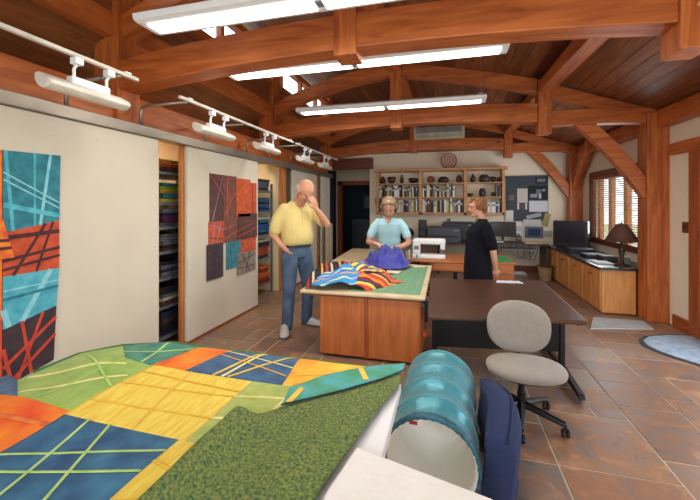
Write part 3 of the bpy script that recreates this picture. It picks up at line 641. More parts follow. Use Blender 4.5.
# rumpled striped quilt on island
def heapz(cx, cy, sx, sy, h, seed, base, freq=7):
    def f(x, y):
        d = ((x-cx)/sx)**2+((y-cy)/sy)**2
        g = max(0, 1-d)
        n = noise.noise(Vector((x*freq, y*freq*.6, seed)))*.5+.5; n2 = noise.noise(Vector((x*freq*2.3, y*freq*2, seed+5)))*.5+.5
        return base+.004+h*(g**.6)*(.35+.5*n+.35*n2)
    return f
def stripe_mat(name, cols, scale, ang, dist=.4):
    m, t, b = nt(name); N, L = t.nodes, t.links
    tc = N.new('ShaderNodeTexCoord'); mp = N.new('ShaderNodeMapping'); mp.inputs['Rotation'].default_value = (0, 0, R(ang)); L.new(tc.outputs['Object'], mp.inputs[0])
    sx = N.new('ShaderNodeSeparateXYZ'); L.new(mp.outputs[0], sx.inputs[0])
    mu = N.new('ShaderNodeMath'); mu.operation = 'MULTIPLY'; mu.inputs[1].default_value = scale; L.new(sx.outputs[0], mu.inputs[0])
    fr = N.new('ShaderNodeMath'); fr.operation = 'FRACT'; L.new(mu.outputs[0], fr.inputs[0])
    rp = N.new('ShaderNodeValToRGB'); rp.color_ramp.interpolation = 'CONSTANT'; cr = rp.color_ramp
    while len(cr.elements) < len(cols): cr.elements.new(.5)
    for i, (p, c) in enumerate(cols): cr.elements[i].position = p; cr.elements[i].color = lin(c)
    L.new(fr.outputs[0], rp.inputs[0]); L.new(rp.outputs[0], b.inputs['Base Color']); b.inputs['Roughness'].default_value = .85
    return m
sB = stripe_mat('stripe_blue', [(0, (52, 140, 206)), (.34, (240, 214, 80)), (.42, (52, 140, 206)), (.72, (230, 234, 220)), (.76, (44, 110, 190)), (.92, (226, 150, 50))], 4.5, 60)
sK = stripe_mat('stripe_black', [(0, (30, 28, 32)), (.35, (228, 160, 60)), (.45, (30, 28, 32)), (.6, (180, 60, 44)), (.75, (36, 30, 30)), (.88, (214, 190, 160))], 5, -20)
sY = stripe_mat('stripe_yellow', [(0, (236, 200, 60)), (.2, (30, 30, 40)), (.4, (60, 140, 190)), (.6, (236, 214, 90)), (.72, (170, 50, 40)), (.85, (40, 90, 170))], 5, 30)
sR = stripe_mat('stripe_red', [(0, (196, 66, 44)), (.3, (230, 130, 50)), (.5, (120, 30, 34)), (.7, (48, 60, 90)), (.85, (236, 190, 80))], 5, 70)
sq = thing('striped_quilt', 'rumpled quilt of blue, yellow, black and red stripes on the cutting table', 'quilt', (-1.0, 3.8, TZ))
def addp(poly, m, zf, par, step=.02, nm='patch', th=.008): return cdt_patch(poly, zf, step).build(nm, m, par, solid=th, smooth=True)
hz = heapz(-1.08, 3.88, .50, .60, .22, 3, TZ, 5.5)
addp([(-1.30, 3.36), (-1.16, 3.33), (-.86, 3.42), (-.86, 3.62), (-1.02, 3.80), (-1.22, 3.62)], sB, hz, sq)
addp([(-1.36, 3.36), (-1.30, 3.36), (-1.22, 3.62), (-1.02, 3.80), (-1.08, 4.15), (-1.42, 3.95), (-1.38, 3.55)], sK, hz, sq)
addp([(-1.02, 3.80), (-.86, 3.62), (-.80, 3.60), (-.66, 3.85), (-.80, 4.15), (-1.08, 4.15)], sY, hz, sq)
addp([(-.86, 3.42), (-.74, 3.42), (-.45, 3.90), (-.55, 4.05), (-.80, 4.15), (-.66, 3.85), (-.80, 3.60), (-.86, 3.62)], sR, hz, sq)
addp([(-1.42, 3.95), (-1.08, 4.15), (-.80, 4.15), (-.80, 4.28), (-1.05, 4.36), (-1.30, 4.30)], stripe_mat('stripe_mix', [(0, (70, 80, 170)), (.4, (230, 180, 60)), (.6, (50, 120, 190)), (.8, (200, 70, 50))], 6, 10), hz, sq)
bq = thing('blue_fabric', 'bunch of royal blue cloth held by the woman at the cutting table', 'fabric', (-.9, 4.85, TZ))
bm_ = mat('royal_blue', (36, 42, 158), .55, var=.25, scale=6, sheen=.3)
def bz(x, y):
    g = math.exp(-((((x+.79)/.27)**2+((y-4.84)/.19)**2)**1.6))
    n = noise.noise(Vector((x*9, y*7, 1.3))); n2 = noise.noise(Vector((x*20, y*16, 4.3)))
    return TZ+.012+.21*g*(1+.35*n)+(.015+.05*g)*abs(n2)+.04*abs(n)
addp([(-1.10, 4.60), (-.62, 4.52), (-.50, 4.64), (-.47, 4.85), (-.56, 5.07), (-1.0, 5.07), (-1.12, 4.9)], bm_, bz, bq, .018, 'cloth')
addp([(-1.44, 4.36), (-1.10, 4.42), (-.86, 4.52), (-.80, 4.62), (-1.10, 4.64), (-1.40, 4.55)], mat('blue_dusk', (62, 66, 160), .6, var=.2), lambda x, y: TZ+.02+.09*abs(noise.noise(Vector((x*7, y*7, 7)))), bq, .025, 'cloth')
tag(cdt_patch([(-.86, 4.28), (-.56, 4.32), (-.55, 4.50), (-.84, 4.50)], lambda x, y: TZ+.012+.012*abs(noise.noise(Vector((x*12, y*8, 2)))), .03).build('paper_pattern', mat('pattern_paper', (226, 214, 180), .8), solid=.003, smooth=True), 'crumpled cream paper pattern beside the blue cloth', 'paper')
tag(cdt_patch([(-.84, 4.30), (-.70, 4.31), (-.71, 4.40), (-.83, 4.40)], lambda x, y: TZ+.032, .03).build('green_scrap', mat('dark_green_cloth', (20, 70, 50), .8), solid=.003), 'small dark green cloth scrap on the paper pattern', 'fabric')
# ------------------------------------------------------------------ sewing table + machine
st = thing('sewing_table', 'brown sewing table with drawer holding the white sewing machine', 'table', (.15, 5.9, 0))
orw = wood('orange_wood', (196, 122, 68), (170, 98, 50), 'x', knots=False)
MB().prism([(-.57, 5.50), (.67, 5.56), (.95, 5.62), (.95, 6.35), (-.57, 6.35)], .03, 'z', .63).build('tabletop', orw, st, bevel=.006)
B((-.25, 5.56, .50), (.90, 5.58, .63)).build('apron', orw, st, bevel=.003)
for a in (-.2, .3): B((a, 5.545, .52), (a+.42, 5.56, .62)).build('drawer', orw, st, bevel=.004)
B((.62, 5.58, 0), (.92, 6.25, .63)).build('cabinet_body', orw, st, bevel=.004)
for (a, b_) in ((-.50, 5.58), (-.5, 6.25), (.1, 5.6), (.1, 6.25)): B((a, b_, 0), (a+.05, b_+.05, .63)).build('leg', blackp, st)
tag(MB().prism([(.70, 5.60), (.92, 5.66), (.90, 6.15), (.70, 6.15)], .012, 'z', .661).build('green_mat', mat('bright_green', (36, 150, 84), .7), bevel=.002), 'bright green cutting mat on the right end of the sewing table', 'mat')
sm = thing('sewing_machine', 'white electric sewing machine facing the cutting table', 'sewing machine', (-.26, 5.72, .66))
wm = mat('machine_white', (232, 232, 230), .3, var=.02)
B((-.52, 5.64, .66), (-.02, 5.84, .725)).build('bed', wm, sm, bevel=.02, seg=3)
B((-.52, 5.66, .72), (-.40, 5.80, .95)).build('pillar', wm, sm, bevel=.03, seg=3)
B((-.51, 5.67, .875), (-.02, 5.80, .97)).build('arm', wm, sm, bevel=.03, seg=3)
B((-.10, 5.67, .80), (-.03, 5.78, .93)).build('head', wm, sm, bevel=.02, seg=3)
MB().tube([(-.075, 5.73, .80), (-.075, 5.73, .735)], .006, 6).build('needle_bar', steel, sm)
MB().lathe([(.03, 0), (.034, .01), (.03, .03)], (-.55, 5.75, .92), 14, 'x').build('hand_wheel', greym, sm)
B((-.49, 5.654, .80), (-.42, 5.66, .86)).build('display', greym, sm, bevel=.002)
for i, (a, b_, h, c, lb) in enumerate(((-.60, 5.66, .10, (230, 226, 180), 'small cream thread spool left of the sewing machine'), (-.56, 5.60, .14, (236, 236, 236), 'slim white bottle left of the sewing machine'), (-.44, 5.55, .07, (90, 190, 200), 'small aqua thread spool before the sewing machine'), (.02, 5.6, .05, (200, 120, 80), 'low tan thread spool right of the sewing machine'))):
    s_ = thing('thread_spool' if i != 1 else 'small_bottle', lb, 'spool' if i != 1 else 'bottle', (a, b_, .66))
    MB().lathe([(.018, 0), (.018, .008), (.012, .01), (.014, h*.5), (.012, h-.01), (.018, h-.008), (.018, h)], (a, b_, .66), 12).build('spool_body', mat('spool%d' % i, c, .5), s_, smooth=False)
# papers near island corner
for i, (a, b_, rz, c, lb) in enumerate(((-.36, 4.93, .3, (230, 214, 190), 'cream slip of paper on the far right corner of the cutting table'), (-.42, 5.0, -.2, (214, 190, 160), 'tan paper scrap overlapping the cutting table corner'), (-.45, 5.56, .2, (236, 170, 130), 'peach paper scrap in front of the sewing machine'))):
    z = TZ+.006+i*.003
    tag(MB().obox((a, b_, z), (.16, .09, .003), Matrix.Rotation(rz, 3, 'Z')).build('paper_scrap', mat('scrap%d' % i, c, .8)), lb, 'paper')
# ------------------------------------------------------------------ brown folding table
bt = thing('folding_table', 'dark brown rectangular table with black steel legs', 'table', (.45, 3.7, 0))
MB().prism([(-.14, 2.87), (1.01, 3.05), (1.04, 4.52), (-.19, 4.32)], .032, 'z', .60).build('tabletop', walnut, bt, bevel=.008)
MB().prism([(-.10, 3.42), (.97, 3.58), (.97, 3.60), (-.10, 3.44)], .40, 'z', .19).build('modesty_panel', blackp, bt)
for xx, yy in ((-.115, 3.44), (.985, 3.60)):
    B((xx-.02, yy-.035, .05), (xx+.02, yy+.035, .60)).build('leg', blackp, bt, bevel=.005)
    MB().prism([(yy-.52, .02), (yy-.50, .055), (yy-.05, .085), (yy+.05, .085), (yy+.50, .055), (yy+.52, .02)], .045, 'x', xx-.022).build('foot', blackp, bt, bevel=.006)
    B((xx-.02, yy-.45, .565), (xx+.02, yy+.45, .60)).build('top_bracket', blackp, bt)
    for s in (-.5, .5): MB().lathe([(.012, 0), (.014, .02)], (xx, yy+s, 0), 8).build('glide', steel, bt)
tag(cdt_patch([(.52, 4.25), (.80, 4.28), (.78, 4.40), (.55, 4.38)], lambda x, y: .636+.012*abs(noise.noise(Vector((x*14, y*14, 0)))), .02).build('white_cloth', mat('white_cloth', (214, 214, 220), .9), solid=.004, smooth=True), 'small crumpled white cloth at the far edge of the brown table', 'cloth')
# ------------------------------------------------------------------ task chair
chf = mat('taupe_fabric', (150, 141, 132), .95, var=.05, scale=40, bump=.15, bscale=200, sheen=.2)
ch = thing('task_chair', 'armless office chair with taupe seat on a black five star base', 'chair', (.50, 2.74, 0))
def superell(c, ax, ay, th, crown, sq=2.6, n=32, plane='xy', curve=0):
    m = MB(); rings = []
    for (s, dz) in ((.86, -th/2), (.97, -th*.3), (1, 0), (.985, th*.22), (.93, th*.40), (.75, th*.5), (.4, th*.5+crown*.8), (.02, th*.5+crown)):
        ring = []
        for i in range(n):
            a = 2*math.pi*i/n; ca, sa = math.cos(a), math.sin(a)
            u = ax*s*math.copysign(abs(ca)**(2/sq), ca); v = ay*s*math.copysign(abs(sa)**(2/sq), sa)
            d = dz+curve*(u/ax)**2
            if plane == 'xy': ring.append((c[0]+u, c[1]+v, c[2]+d))
            else: ring.append((c[0]+u*(1-.12*(v/ay)*-1*.5 if False else 1), c[1]-d, c[2]+v))
        rings.append(ring)
    return m.loft(rings)
sb = superell((.51, 2.66, .395), .25, .19, .07, .012, 2.3, curve=.0); sb.build('seat', chf, ch, smooth=True)
superell((.51, 2.66, .352), .19, .15, .02, 0, 2.3).build('seat_pan', blackp, ch, smooth=True)
bk = MB(); cxx, cyy, czz = .50, 2.90, .600
rings = []
for (s, d) in ((.80, .035), (.96, .022), (1, 0), (.98, -.018), (.90, -.030), (.6, -.036), (.02, -.036)):
    ring = []
    for i in range(32):
        a = 2*math.pi*i/32; ca, sa = math.cos(a), math.sin(a)
        u = .215*s*math.copysign(abs(ca)**.85, ca); v = .185*s*math.copysign(abs(sa)**.85, sa)
        u *= 1+.10*(v/.185)*.6
        ring.append((cxx+u, cyy+d-.045*(u/.2)**2+.12*(v)*.8, czz+v))
    rings.append(ring)
bk.loft(rings).build('backrest', chf, ch, smooth=True)
MB().tube([(.51, 2.96, .60), (.515, 2.97, .42), (.52, 2.93, .345), (.51, 2.72, .33)], .014, 8).build('back_bracket', blackp, ch, smooth=True)
MB().tube([(.50, 2.74, .08), (.50, 2.74, .20)], .028, 14).tube([(.50, 2.74, .2), (.50, 2.74, .34)], .022, 14).build('gas_column', blackp, ch, smooth=False)
MB().tube([(.38, 2.70, .34), (.30, 2.74, .32), (.27, 2.75, .335)], .006, 6).build('lever', blackp, ch)
for k in range(5):
    a = R(-29+72*k); dx, dy = math.cos(a), math.sin(a)
    if k == 0: pass
    p1 = Vector((.50+dx*.03, 2.74+dy*.03, .115)); p2 = Vector((.50+dx*.27, 2.74+dy*.27, .078))
    lg = MB().tube([p1, p2], [.026, .018], 8).build('leg', blackp, ch)
    px, py = .50+dx*.27, 2.74+dy*.27
    cs = MB().tube([(px, py, .075), (px, py, .05)], .01, 6).build('caster', blackp, ch)
    for s in (-1, 1):
        MB().lathe([(.02, -.009), (.026, -.006), (.026, .006), (.02, .009)], (px+s*.014*1, py, .026), 14, 'x').build('wheel', blackm, cs)
# ------------------------------------------------------------------ tunnel hamper and navy cushion
th = thing('fabric_tunnel', 'teal satin pop-up drum lying on the floor, lined in cream', 'tunnel', (-.05, 2.2, 0))
satin = mat('teal_satin', (44, 148, 164), .3, var=.12, scale=5, sheen=.3, bump=.7, bscale=16, stretch=(1, 1, 1)); satin.node_tree.nodes['Principled BSDF'].inputs['Metallic'].default_value = .25
lining = mat('cream_lining', (240, 236, 226), .8, var=.03, bump=.8, bscale=8)
A0, A1 = Vector((-.08, 1.80, .235)), Vector((-.045, 2.60, .25)); ax = (A1-A0)
rg = []; NS = 33; NT = 48
side = Vector((ax.y, -ax.x, 0)).normalized(); upv = side.cross(ax).normalized()
if upv.z < 0: upv = -upv
for i in range(NS):
    s = i/(NS-1); bay = abs(math.sin(math.pi*s*4)); r = .228+(.0 if False else 0)-.014*bay
    ring = []
    for k in range(NT):
        a = 2*math.pi*k/NT; rr = r+.004*math.sin(a*13+s*9)*bay
        ring.append(A0+ax*s+rr*(math.cos(a)*side+math.sin(a)*upv))
    rg.append(ring)
MB().loft(rg, cap=False).build('outer_skin', satin, th, smooth=True, solid=.003)
rg2 = [[A0+ax*s+(rr_)*(math.cos(2*math.pi*k/NT)*side+math.sin(2*math.pi*k/NT)*upv) for k in range(NT)] for s, rr_ in ((-.004, .222), (.04, .206), (.35, .20), (.5, .19), (.56, .14), (.58, .02))]
MB().loft(rg2, cap=False).build('lining', lining, th, smooth=True, solid=.003)
for s in (0, .25, .5, .75, 1):
    c0 = A0+ax*s; m = MB(); m.tube([c0+.2295*(math.cos(2*math.pi*k/48)*side+math.sin(2*math.pi*k/48)*upv) for k in range(49)], .0045, 6, cap=False)
    m.build('hoop', mat('teal_piping', (90, 170, 184), .5), th, smooth=True)
m = MB()
for k in range(49*2):
    pass
rr_ = []
for s, r in ((-.012, .222), (-.014, .232), (.0, .236), (.03, .234), (.05, .229)):
    rr_.append([A0+ax*s+(r+.0025*math.sin(k*2.4))*(math.cos(2*math.pi*k/96)*side+math.sin(2*math.pi*k/96)*upv) for k in range(96)])
m.loft(rr_, cap=False).build('gathered_rim', mat('teal_rim', (40, 110, 132), .6, var=.3, scale=30), th, smooth=True, solid=.002)
B((-.18, 1.80, .415), (-.14, 1.81, .428)).build('tag', mat('red_tag', (180, 30, 50), .7), th)
nv = mat('navy_denim', (38, 52, 92), .95, var=.12, scale=90, bump=.3, bscale=300)
nc = thing('floor_cushion', 'navy blue padded cushion standing on edge beside the teal drum', 'cushion', (.30, 2.1, 0))
m = MB(); rings = []
for i in range(15):
    s = i/14; y = 1.84+.66*s; ctr = .232+.05*math.sin(math.pi*s)+.03*s; hh = .183+.03*math.sin(math.pi*min(1, s*1.1)); wd = .085*(1-.25*abs(2*s-1)**4)
    ring = []
    for k in range(28):
        a = 2*math.pi*k/28; ca, sa = math.cos(a), math.sin(a); e = .5
        ring.append((ctr+wd*math.copysign(abs(ca)**.7, ca)+.01*math.sin(sa*6), y, .005+hh+hh*math.copysign(abs(sa)**e, sa)))
    rings.append(ring)
m.loft(rings).build('pad', nv, nc, smooth=True, bevel=0)
for off in (-.05, .05):
    MB().tube([(.232+.05*math.sin(math.pi*i/20)+.03*i/20+off, 1.85+.64*i/20, .008+2*(.183+.03*math.sin(math.pi*min(1, i/20*1.1)))-.012) for i in range(21)], .006, 6).build('piping', nv, nc, smooth=True)
# ------------------------------------------------------------------ foreground table + batting + big quilt
ft = thing('quilting_table', 'white table under the large colourful quilt in the foreground', 'table', (-1.1, .9, 0))
B((-1.74, -.6, .625), (-.205, 1.68, .672)).build('tabletop', whitem, ft, bevel=.006)
for a in (-1.68, -.30):
    for b_ in (-.5, 1.58): B((a, b_, 0), (a+.04, b_+.04, .625)).build('leg', blackp, ft)
ib = thing('pressing_table', 'white padded pressing board overlapping the quilting table corner', 'ironing board', (0, .7, 0))
bat = mat('white_batting', (238, 236, 232), .95, var=.03, bump=.6, bscale=22)
MB().prism([(-.35, .25), (.10, .25), (.125, 1.04), (-.285, 1.15), (-.322, .95)], .018, 'z', .69).build('pad', bat, ib, bevel=.008, seg=3)
MB().prism([(-.20, .27), (.09, .27), (.11, 1.02), (-.20, 1.10)], .03, 'z', .66).build('board', whitem, ib)
for (a, b_) in ((-.17, .32), (.05, .32), (-.17, .98), (.06, .95)): B((a, b_, 0), (a+.03, b_+.03, .66)).build('leg', steel, ib)
bigq = thing('colourful_quilt', 'large batik quilt of yellow, blue, green and orange blocks over the foreground table', 'quilt', (-1.1, 1.2, .68))
def qz(x, y):
    z = .680+.004*noise.noise(Vector((x*5, y*5, 0)))
    z += .02*math.exp(-((x+1.45)/.25)**2-((y-1.28)/.22)**2)
    if x < -1.45: z += .035*math.exp(-((x+1.68)/.16)**2)*(.6+.4*math.sin(y*14))
    if y > 1.74: z -= (y-1.74)**2*3
    return z
def patch(poly, m, strips=(), nm='patch', zf=qz, step=.03, par=None, dz=0):
    par = par or bigq
    cdt_patch(poly, lambda x, y: zf(x, y)+dz, step).build(nm, K[m] if isinstance(m, str) else m, par, solid=.006, smooth=True)
    for q_, (a, b_, wd, c) in enumerate(strips):
        s = clipseg(a, b_, poly)
        if s:
            n = max(2, int((s[1]-s[0]).length/.03)); pl = [s[0]+(s[1]-s[0])*k/n for k in range(n+1)]
            rb = ribbon(pl, wd); nn = n+1
            MB().add([(p.x, p.y, zf(p.x, p.y)+dz+.0045+.0005*q_) for p in rb], [(k, k+1, 2*nn-2-k, 2*nn-1-k) for k in range(n)]).build('strip', K[c], par, solid=.001, smooth=True)
def stq(col, col2, name): return mat(name, col, .85, col2=col2, scale=9, bump=.3, bscale=30, stretch=(5, .6, 1))
Ky = mat('batik_yellow_grain', (240, 218, 96), .8, col2=(224, 188, 62), scale=10, stretch=(6, 1, 1), bump=.3, bscale=20)
Ko = mat('batik_flame', (240, 150, 40), .8, col2=(222, 62, 30), scale=6, bump=.3, bscale=25)
Kb = mat('batik_ocean', (62, 124, 156), .8, col2=(34, 74, 118), scale=7, bump=.3, bscale=25)
Kg = mat('batik_gold_flame', (246, 208, 66), .8, col2=(234, 150, 36), scale=6, bump=.3, bscale=25)
patch([(-1.42, 1.06), (-.93, 1.06), (-.87, 1.06), (-.87, 1.50), (-1.42, 1.50)], Ky, [((-1.42, 1.16), (-.87, 1.20), .009, 'ygold'), ((-1.42, 1.30), (-.87, 1.36), .008, 'ygold'), ((-1.2, 1.50), (-1.1, 1.06), .009, 'ygold'), ((-1.42, 1.42), (-.87, 1.40), .008, 'ygold')])
patch([(-1.42, .62), (-.90, .62), (-.90, 1.06), (-1.42, 1.06)], Kb, [((-1.42, .84), (-.9, 1.0), .010, 'lime'), ((-1.42, .76), (-.9, .90), .010, 'lime'), ((-1.30, 1.06), (-1.18, .62), .011, 'lime'), ((-1.20, 1.06), (-1.02, .62), .011, 'lime')])
patch([(-.90, .62), (-.70, .62), (-.69, 1.06), (-.90, 1.06)], Ky, [((-.90, .95), (-.7, .90), .014, 'ygold'), ((-.9, .78), (-.7, .86), .012, 'ygold')])
patch([(-1.24, 1.50), (-.72, 1.50), (-.76, 1.81), (-1.17, 1.81)], 'blue', [((-1.08, 1.50), (-.98, 1.81), .016, 'yellow'), ((-1.03, 1.50), (-.96, 1.81), .016, 'cream'), ((-1.24, 1.78), (-.72, 1.66), .008, 'cream'), ((-1.2, 1.72), (-.74, 1.58), .008, 'gold'), ((-1.0, 1.5), (-.78, 1.81), .014, 'yellow')])
patch([(-1.44, 1.50), (-1.24, 1.50), (-1.17, 1.81), (-1.37, 1.81)], Ko)
patch([(-1.60, 1.50), (-1.44, 1.50), (-1.37, 1.81), (-1.55, 1.78), (-1.80, 1.67)], 'green', [((-1.70, 1.55), (-1.38, 1.75), .012, 'lime'), ((-1.50, 1.5), (-1.58, 1.8), .012, 'lime')])
patch([(-1.92, 1.22), (-1.70, 1.08), (-1.42, 1.08), (-1.42, 1.50), (-1.60, 1.50), (-1.80, 1.67), (-1.93, 1.52)], 'sage', [((-1.9, 1.25), (-1.45, 1.50), .020, 'cream'), ((-1.75, 1.12), (-1.42, 1.38), .020, 'cream'), ((-1.85, 1.5), (-1.42, 1.26), .012, 'lime'), ((-1.75, 1.6), (-1.42, 1.42), .012, 'lime'), ((-1.62, 1.1), (-1.58, 1.5), .008, 'lime')])
patch([(-2.02, .60), (-1.42, .60), (-1.42, 1.08), (-1.70, 1.08), (-1.92, 1.10), (-2.02, 1.05)], Ko, [((-2.0, .9), (-1.42, 1.0), .02, 'orange')])
patch([(-2.03, 1.05), (-1.92, 1.10), (-1.70, 1.08), (-1.92, 1.22), (-2.03, 1.25)], 'blue')
patch([(-.87, 1.06), (-.62, 1.05), (-.50, 1.30), (-.50, 1.58), (-.69, 1.50), (-.87, 1.50)], 'sage2', [((-.87, 1.36), (-.60, 1.40), .016, 'cream'), ((-.87, 1.20), (-.60, 1.24), .016, 'cream'), ((-.62, 1.58), (-.66, 1.3), .02, 'cream')])
patch([(-.72, 1.50), (-.69, 1.50), (-.50, 1.58), (-.30, 1.70), (-.21, 1.79), (-.21, 1.82), (-.76, 1.81)], Kg, [((-.7, 1.6), (-.4, 1.7), .01, 'yellow')])
# folded-over back of the quilt
Kback = mat('green_backing', (134, 142, 66), .85, col2=(34, 82, 52), scale=110, bump=.5, bscale=90)
def fz(x, y):
    e = .692+.006*noise.noise(Vector((x*6, y*6, 4)))
    d = x+.76+ (y-1.0)*-.05
    e += .035*math.exp(-((x+.73)/.045)**2)*(1 if y < 1.19 else max(0, 1-(y-1.19)*8))
    e += .02*math.exp(-(((x+.45)/.08)**2+((y-1.1)/.3)**2))*.5
    return e+.006+.03*math.exp(-((x+.74)/.04)**2)*(1 if y < 1.17 else max(0, 1-(y-1.17)*10))
flap = [(-.215, 1.72), (-.30, 1.62), (-.42, 1.49), (-.53, 1.395), (-.62, 1.31), (-.70, 1.20), (-.735, 1.17), (-.775, 1.175), (-.79, 1.12), (-.765, 1.05), (-.75, .95), (-.78, .80), (-.85, .60), (-.37, .60), (-.345, .95), (-.31, 1.14), (-.25, 1.45), (-.20, 1.64)]
cdt_patch(flap, fz, .02).build('backing', Kback, bigq, solid=.008, smooth=True)
cdt_patch([(-.205, 1.72), (-.29, 1.62), (-.42, 1.49), (-.53, 1.395), (-.63, 1.315), (-.655, 1.44), (-.57, 1.56), (-.45, 1.67), (-.32, 1.76), (-.20, 1.81)], lambda x, y: fz(x, y)+.008, .02).build('turned_edge', mat('batik_turquoise', (84, 176, 190), .8, col2=(70, 150, 110), scale=8, bump=.3), bigq, solid=.006, smooth=True)
for a, b_ in (((-.35, 1.59), (-.40, 1.69)), ((-.61, 1.33), (-.60, 1.45))):
    MB().prism(ribbon([Vector(a), Vector(b_)], .025), .0015, 'z', fz(*a)+.0125).build('strip', K['yellow'], bigq)
edge = [(-.19, 1.74), (-.205, 1.715), (-.29, 1.612), (-.42, 1.482), (-.53, 1.387), (-.63, 1.305)]
MB().tube([(x_, y_, fz(x_, y_)+.012) for x_, y_ in edge], .003, 6).build('binding', mat('navy_binding', (24, 40, 60), .8), bigq, smooth=True)
MB().tube([(x_, y_, qz(x_, y_)+.002) for x_, y_ in [(-.21, 1.825), (-.5, 1.82), (-.9, 1.82), (-1.3, 1.82), (-1.55, 1.79), (-1.81, 1.68), (-1.94, 1.52), (-1.94, 1.3)]], .006, 6).build('binding', mat('green_binding', (70, 130, 70), .8), bigq, smooth=True)
# ------------------------------------------------------------------ wall bookshelf
bs = thing('wall_bookshelf', 'long oak wall shelf in three bays holding books and pottery', 'bookshelf', (-.2, YB-.15, 1.27))
bx0, bx1, bz0, bz1, byf, byb = -1.60, 1.20, 1.26, 2.31, 8.40, YB
B((bx0-.05, byf-.03, bz1-.06), (bx1+.06, byb, bz1)).build('crown', pinex, bs, bevel=.01)
B((bx0, byf, bz0), (bx1, byb, bz0+.05)).build('bottom_board', pinex, bs, bevel=.004)
for xx in (bx0, -.62, .36, bx1-.05): B((xx, byf, bz0), (xx+.07 if -1 < xx < 1 else xx+.05, byb, bz1-.05)).build('upright', pinex, bs, bevel=.004)
B((bx0, byb-.015, bz0), (bx1, byb, bz1)).build('back_board', wall_m, bs)
SH = (1.635, 1.955)
bays3 = [(bx0+.05, -.62), (-.55, .36), (.43, bx1-.05)]
for (a, b_) in bays3:
    for z in SH: B((a, byf+.01, z), (b_, byb-.02, z+.025)).build('shelf', pinex, bs)
bookcols = [('white', (236, 234, 228)), ('cream', (206, 192, 160)), ('black', (34, 32, 36)), ('navy', (36, 44, 84)), ('grey', (130, 134, 140)), ('olive', (120, 120, 60)), ('brown', (104, 66, 44)), ('blue', (70, 100, 150)), ('maroon', (100, 34, 36)), ('yellow', (206, 190, 80)), ('green', (60, 96, 70))]
bkmesh = {}
cnt_w = ['first', 'second', 'third', 'fourth', 'fifth', 'sixth', 'seventh', 'eighth', 'ninth', 'tenth', 'eleventh', 'twelfth', 'thirteenth', 'fourteenth', 'fifteenth', 'sixteenth', 'seventeenth', 'eighteenth', 'nineteenth', 'twentieth']+['%dth' % n for n in range(21, 60)]
def book(xl, z, wd, h, c, rgb, lb, gp, tilt=0):
    t = thing('book', lb, 'book', (xl, byf+.04, z), gp)
    o = B((xl, byf+.03, z+.001), (xl+wd, byf+.22, z+h)).build('cover', mat('book_'+c, rgb, .6, rnd=.15), t, bevel=.002)
    if wd > .034: B((xl+wd*.2, byf+.028, z+h*.62), (xl+wd*.8, byf+.0295, z+h*.8)).build('spine_label', paper if c not in ('white', 'cream') else dgrey, t)
    if tilt: t.rotation_euler = (0, tilt, 0)
def bookrow(a, b_, z, hmax, bay, row, skip=0):
    x_ = a+.01; k = 0
    while x_ < b_-.05:
        wd = random.uniform(.018, .05); h = hmax*random.choice([.7, .8, .85, .88, .92, .95, 1])
        wts = random.choices(bookcols, weights=[10, 5, 3.5, 2, 4, 1, 2, 1.5, 1, 1.2, 1])[0]
        if x_+wd > b_-.01: break
        if random.random() < skip: x_ += .04; continue
        book(x_, z, wd, h, wts[0], wts[1], '%s book, %s from the left, %s shelf, %s bay of the wall bookshelf' % (wts[0], cnt_w[k], row, bay), 'books in the %s bay' % bay)
        x_ += wd+.002+(random.random() < .08)*.03; k += 1
bookrow(bays3[0][0], bays3[0][1], SH[0]+.025, .285, 'left', 'middle'); bookrow(bays3[0][0], bays3[0][1], bz0+.05, .31, 'left', 'bottom')
bookrow(bays3[1][0], bays3[1][1]-.18, SH[0]+.025, .285, 'middle', 'middle'); bookrow(bays3[1][0], bays3[1][1], bz0+.05, .315, 'middle', 'bottom')
bookrow(bays3[2][0]+.42, bays3[2][1], bz0+.05, .28, 'right', 'bottom')
def pot(x_, z, r, h, c, kind, lb):
    pf = {'bowl': [(r*.4, 0), (r*.8, h*.3), (r, h*.7), (r*.95, h), (r*.8, h), (r*.75, h*.8), (r*.2, h*.3)], 'vase': [(r*.6, 0), (r, h*.35), (r*.9, h*.6), (r*.4, h*.85), (r*.5, h), (r*.35, h), (r*.3, h*.8)],
          'jar': [(r*.7, 0), (r, h*.2), (r, h*.7), (r*.7, h*.85), (r*.75, h), (r*.55, h), (r*.5, h*.8)], 'plate': None}[kind]
    nm = {'bowl': 'pottery_bowl', 'vase': 'pottery_vase', 'jar': 'pottery_jar', 'plate': 'display_plate'}[kind]
    t = thing(nm, lb, kind if kind != 'jar' else 'pot', (x_, 8.55, z))
    if pf: MB().lathe(pf, (x_, 8.55, z), 18).build('body', mat('pot_%d_%d_%d' % c, c, .5, var=.3, scale=20), t, smooth=True); MB().lathe([(r*.93, 0), (r*1.01, .006), (r*.93, .012)], (x_, 8.55, z+h*.5), 18).build('painted_band', mat('pot_band', (150, 120, 90), .6), t)
    else:
        MB().lathe([(.01, 0), (r*.6, .005), (r, .02), (r*.98, .025), (r*.5, .012)], (x_, 8.52, z+r), 20, 'y').build('dish', mat('pot_%d_%d_%d' % c, c, .5, var=.3, scale=20), t, smooth=True)
        B((x_-.02, 8.53, z), (x_+.02, 8.6, z+.03)).build('stand', blackm, t)
zt = SH[1]+.025
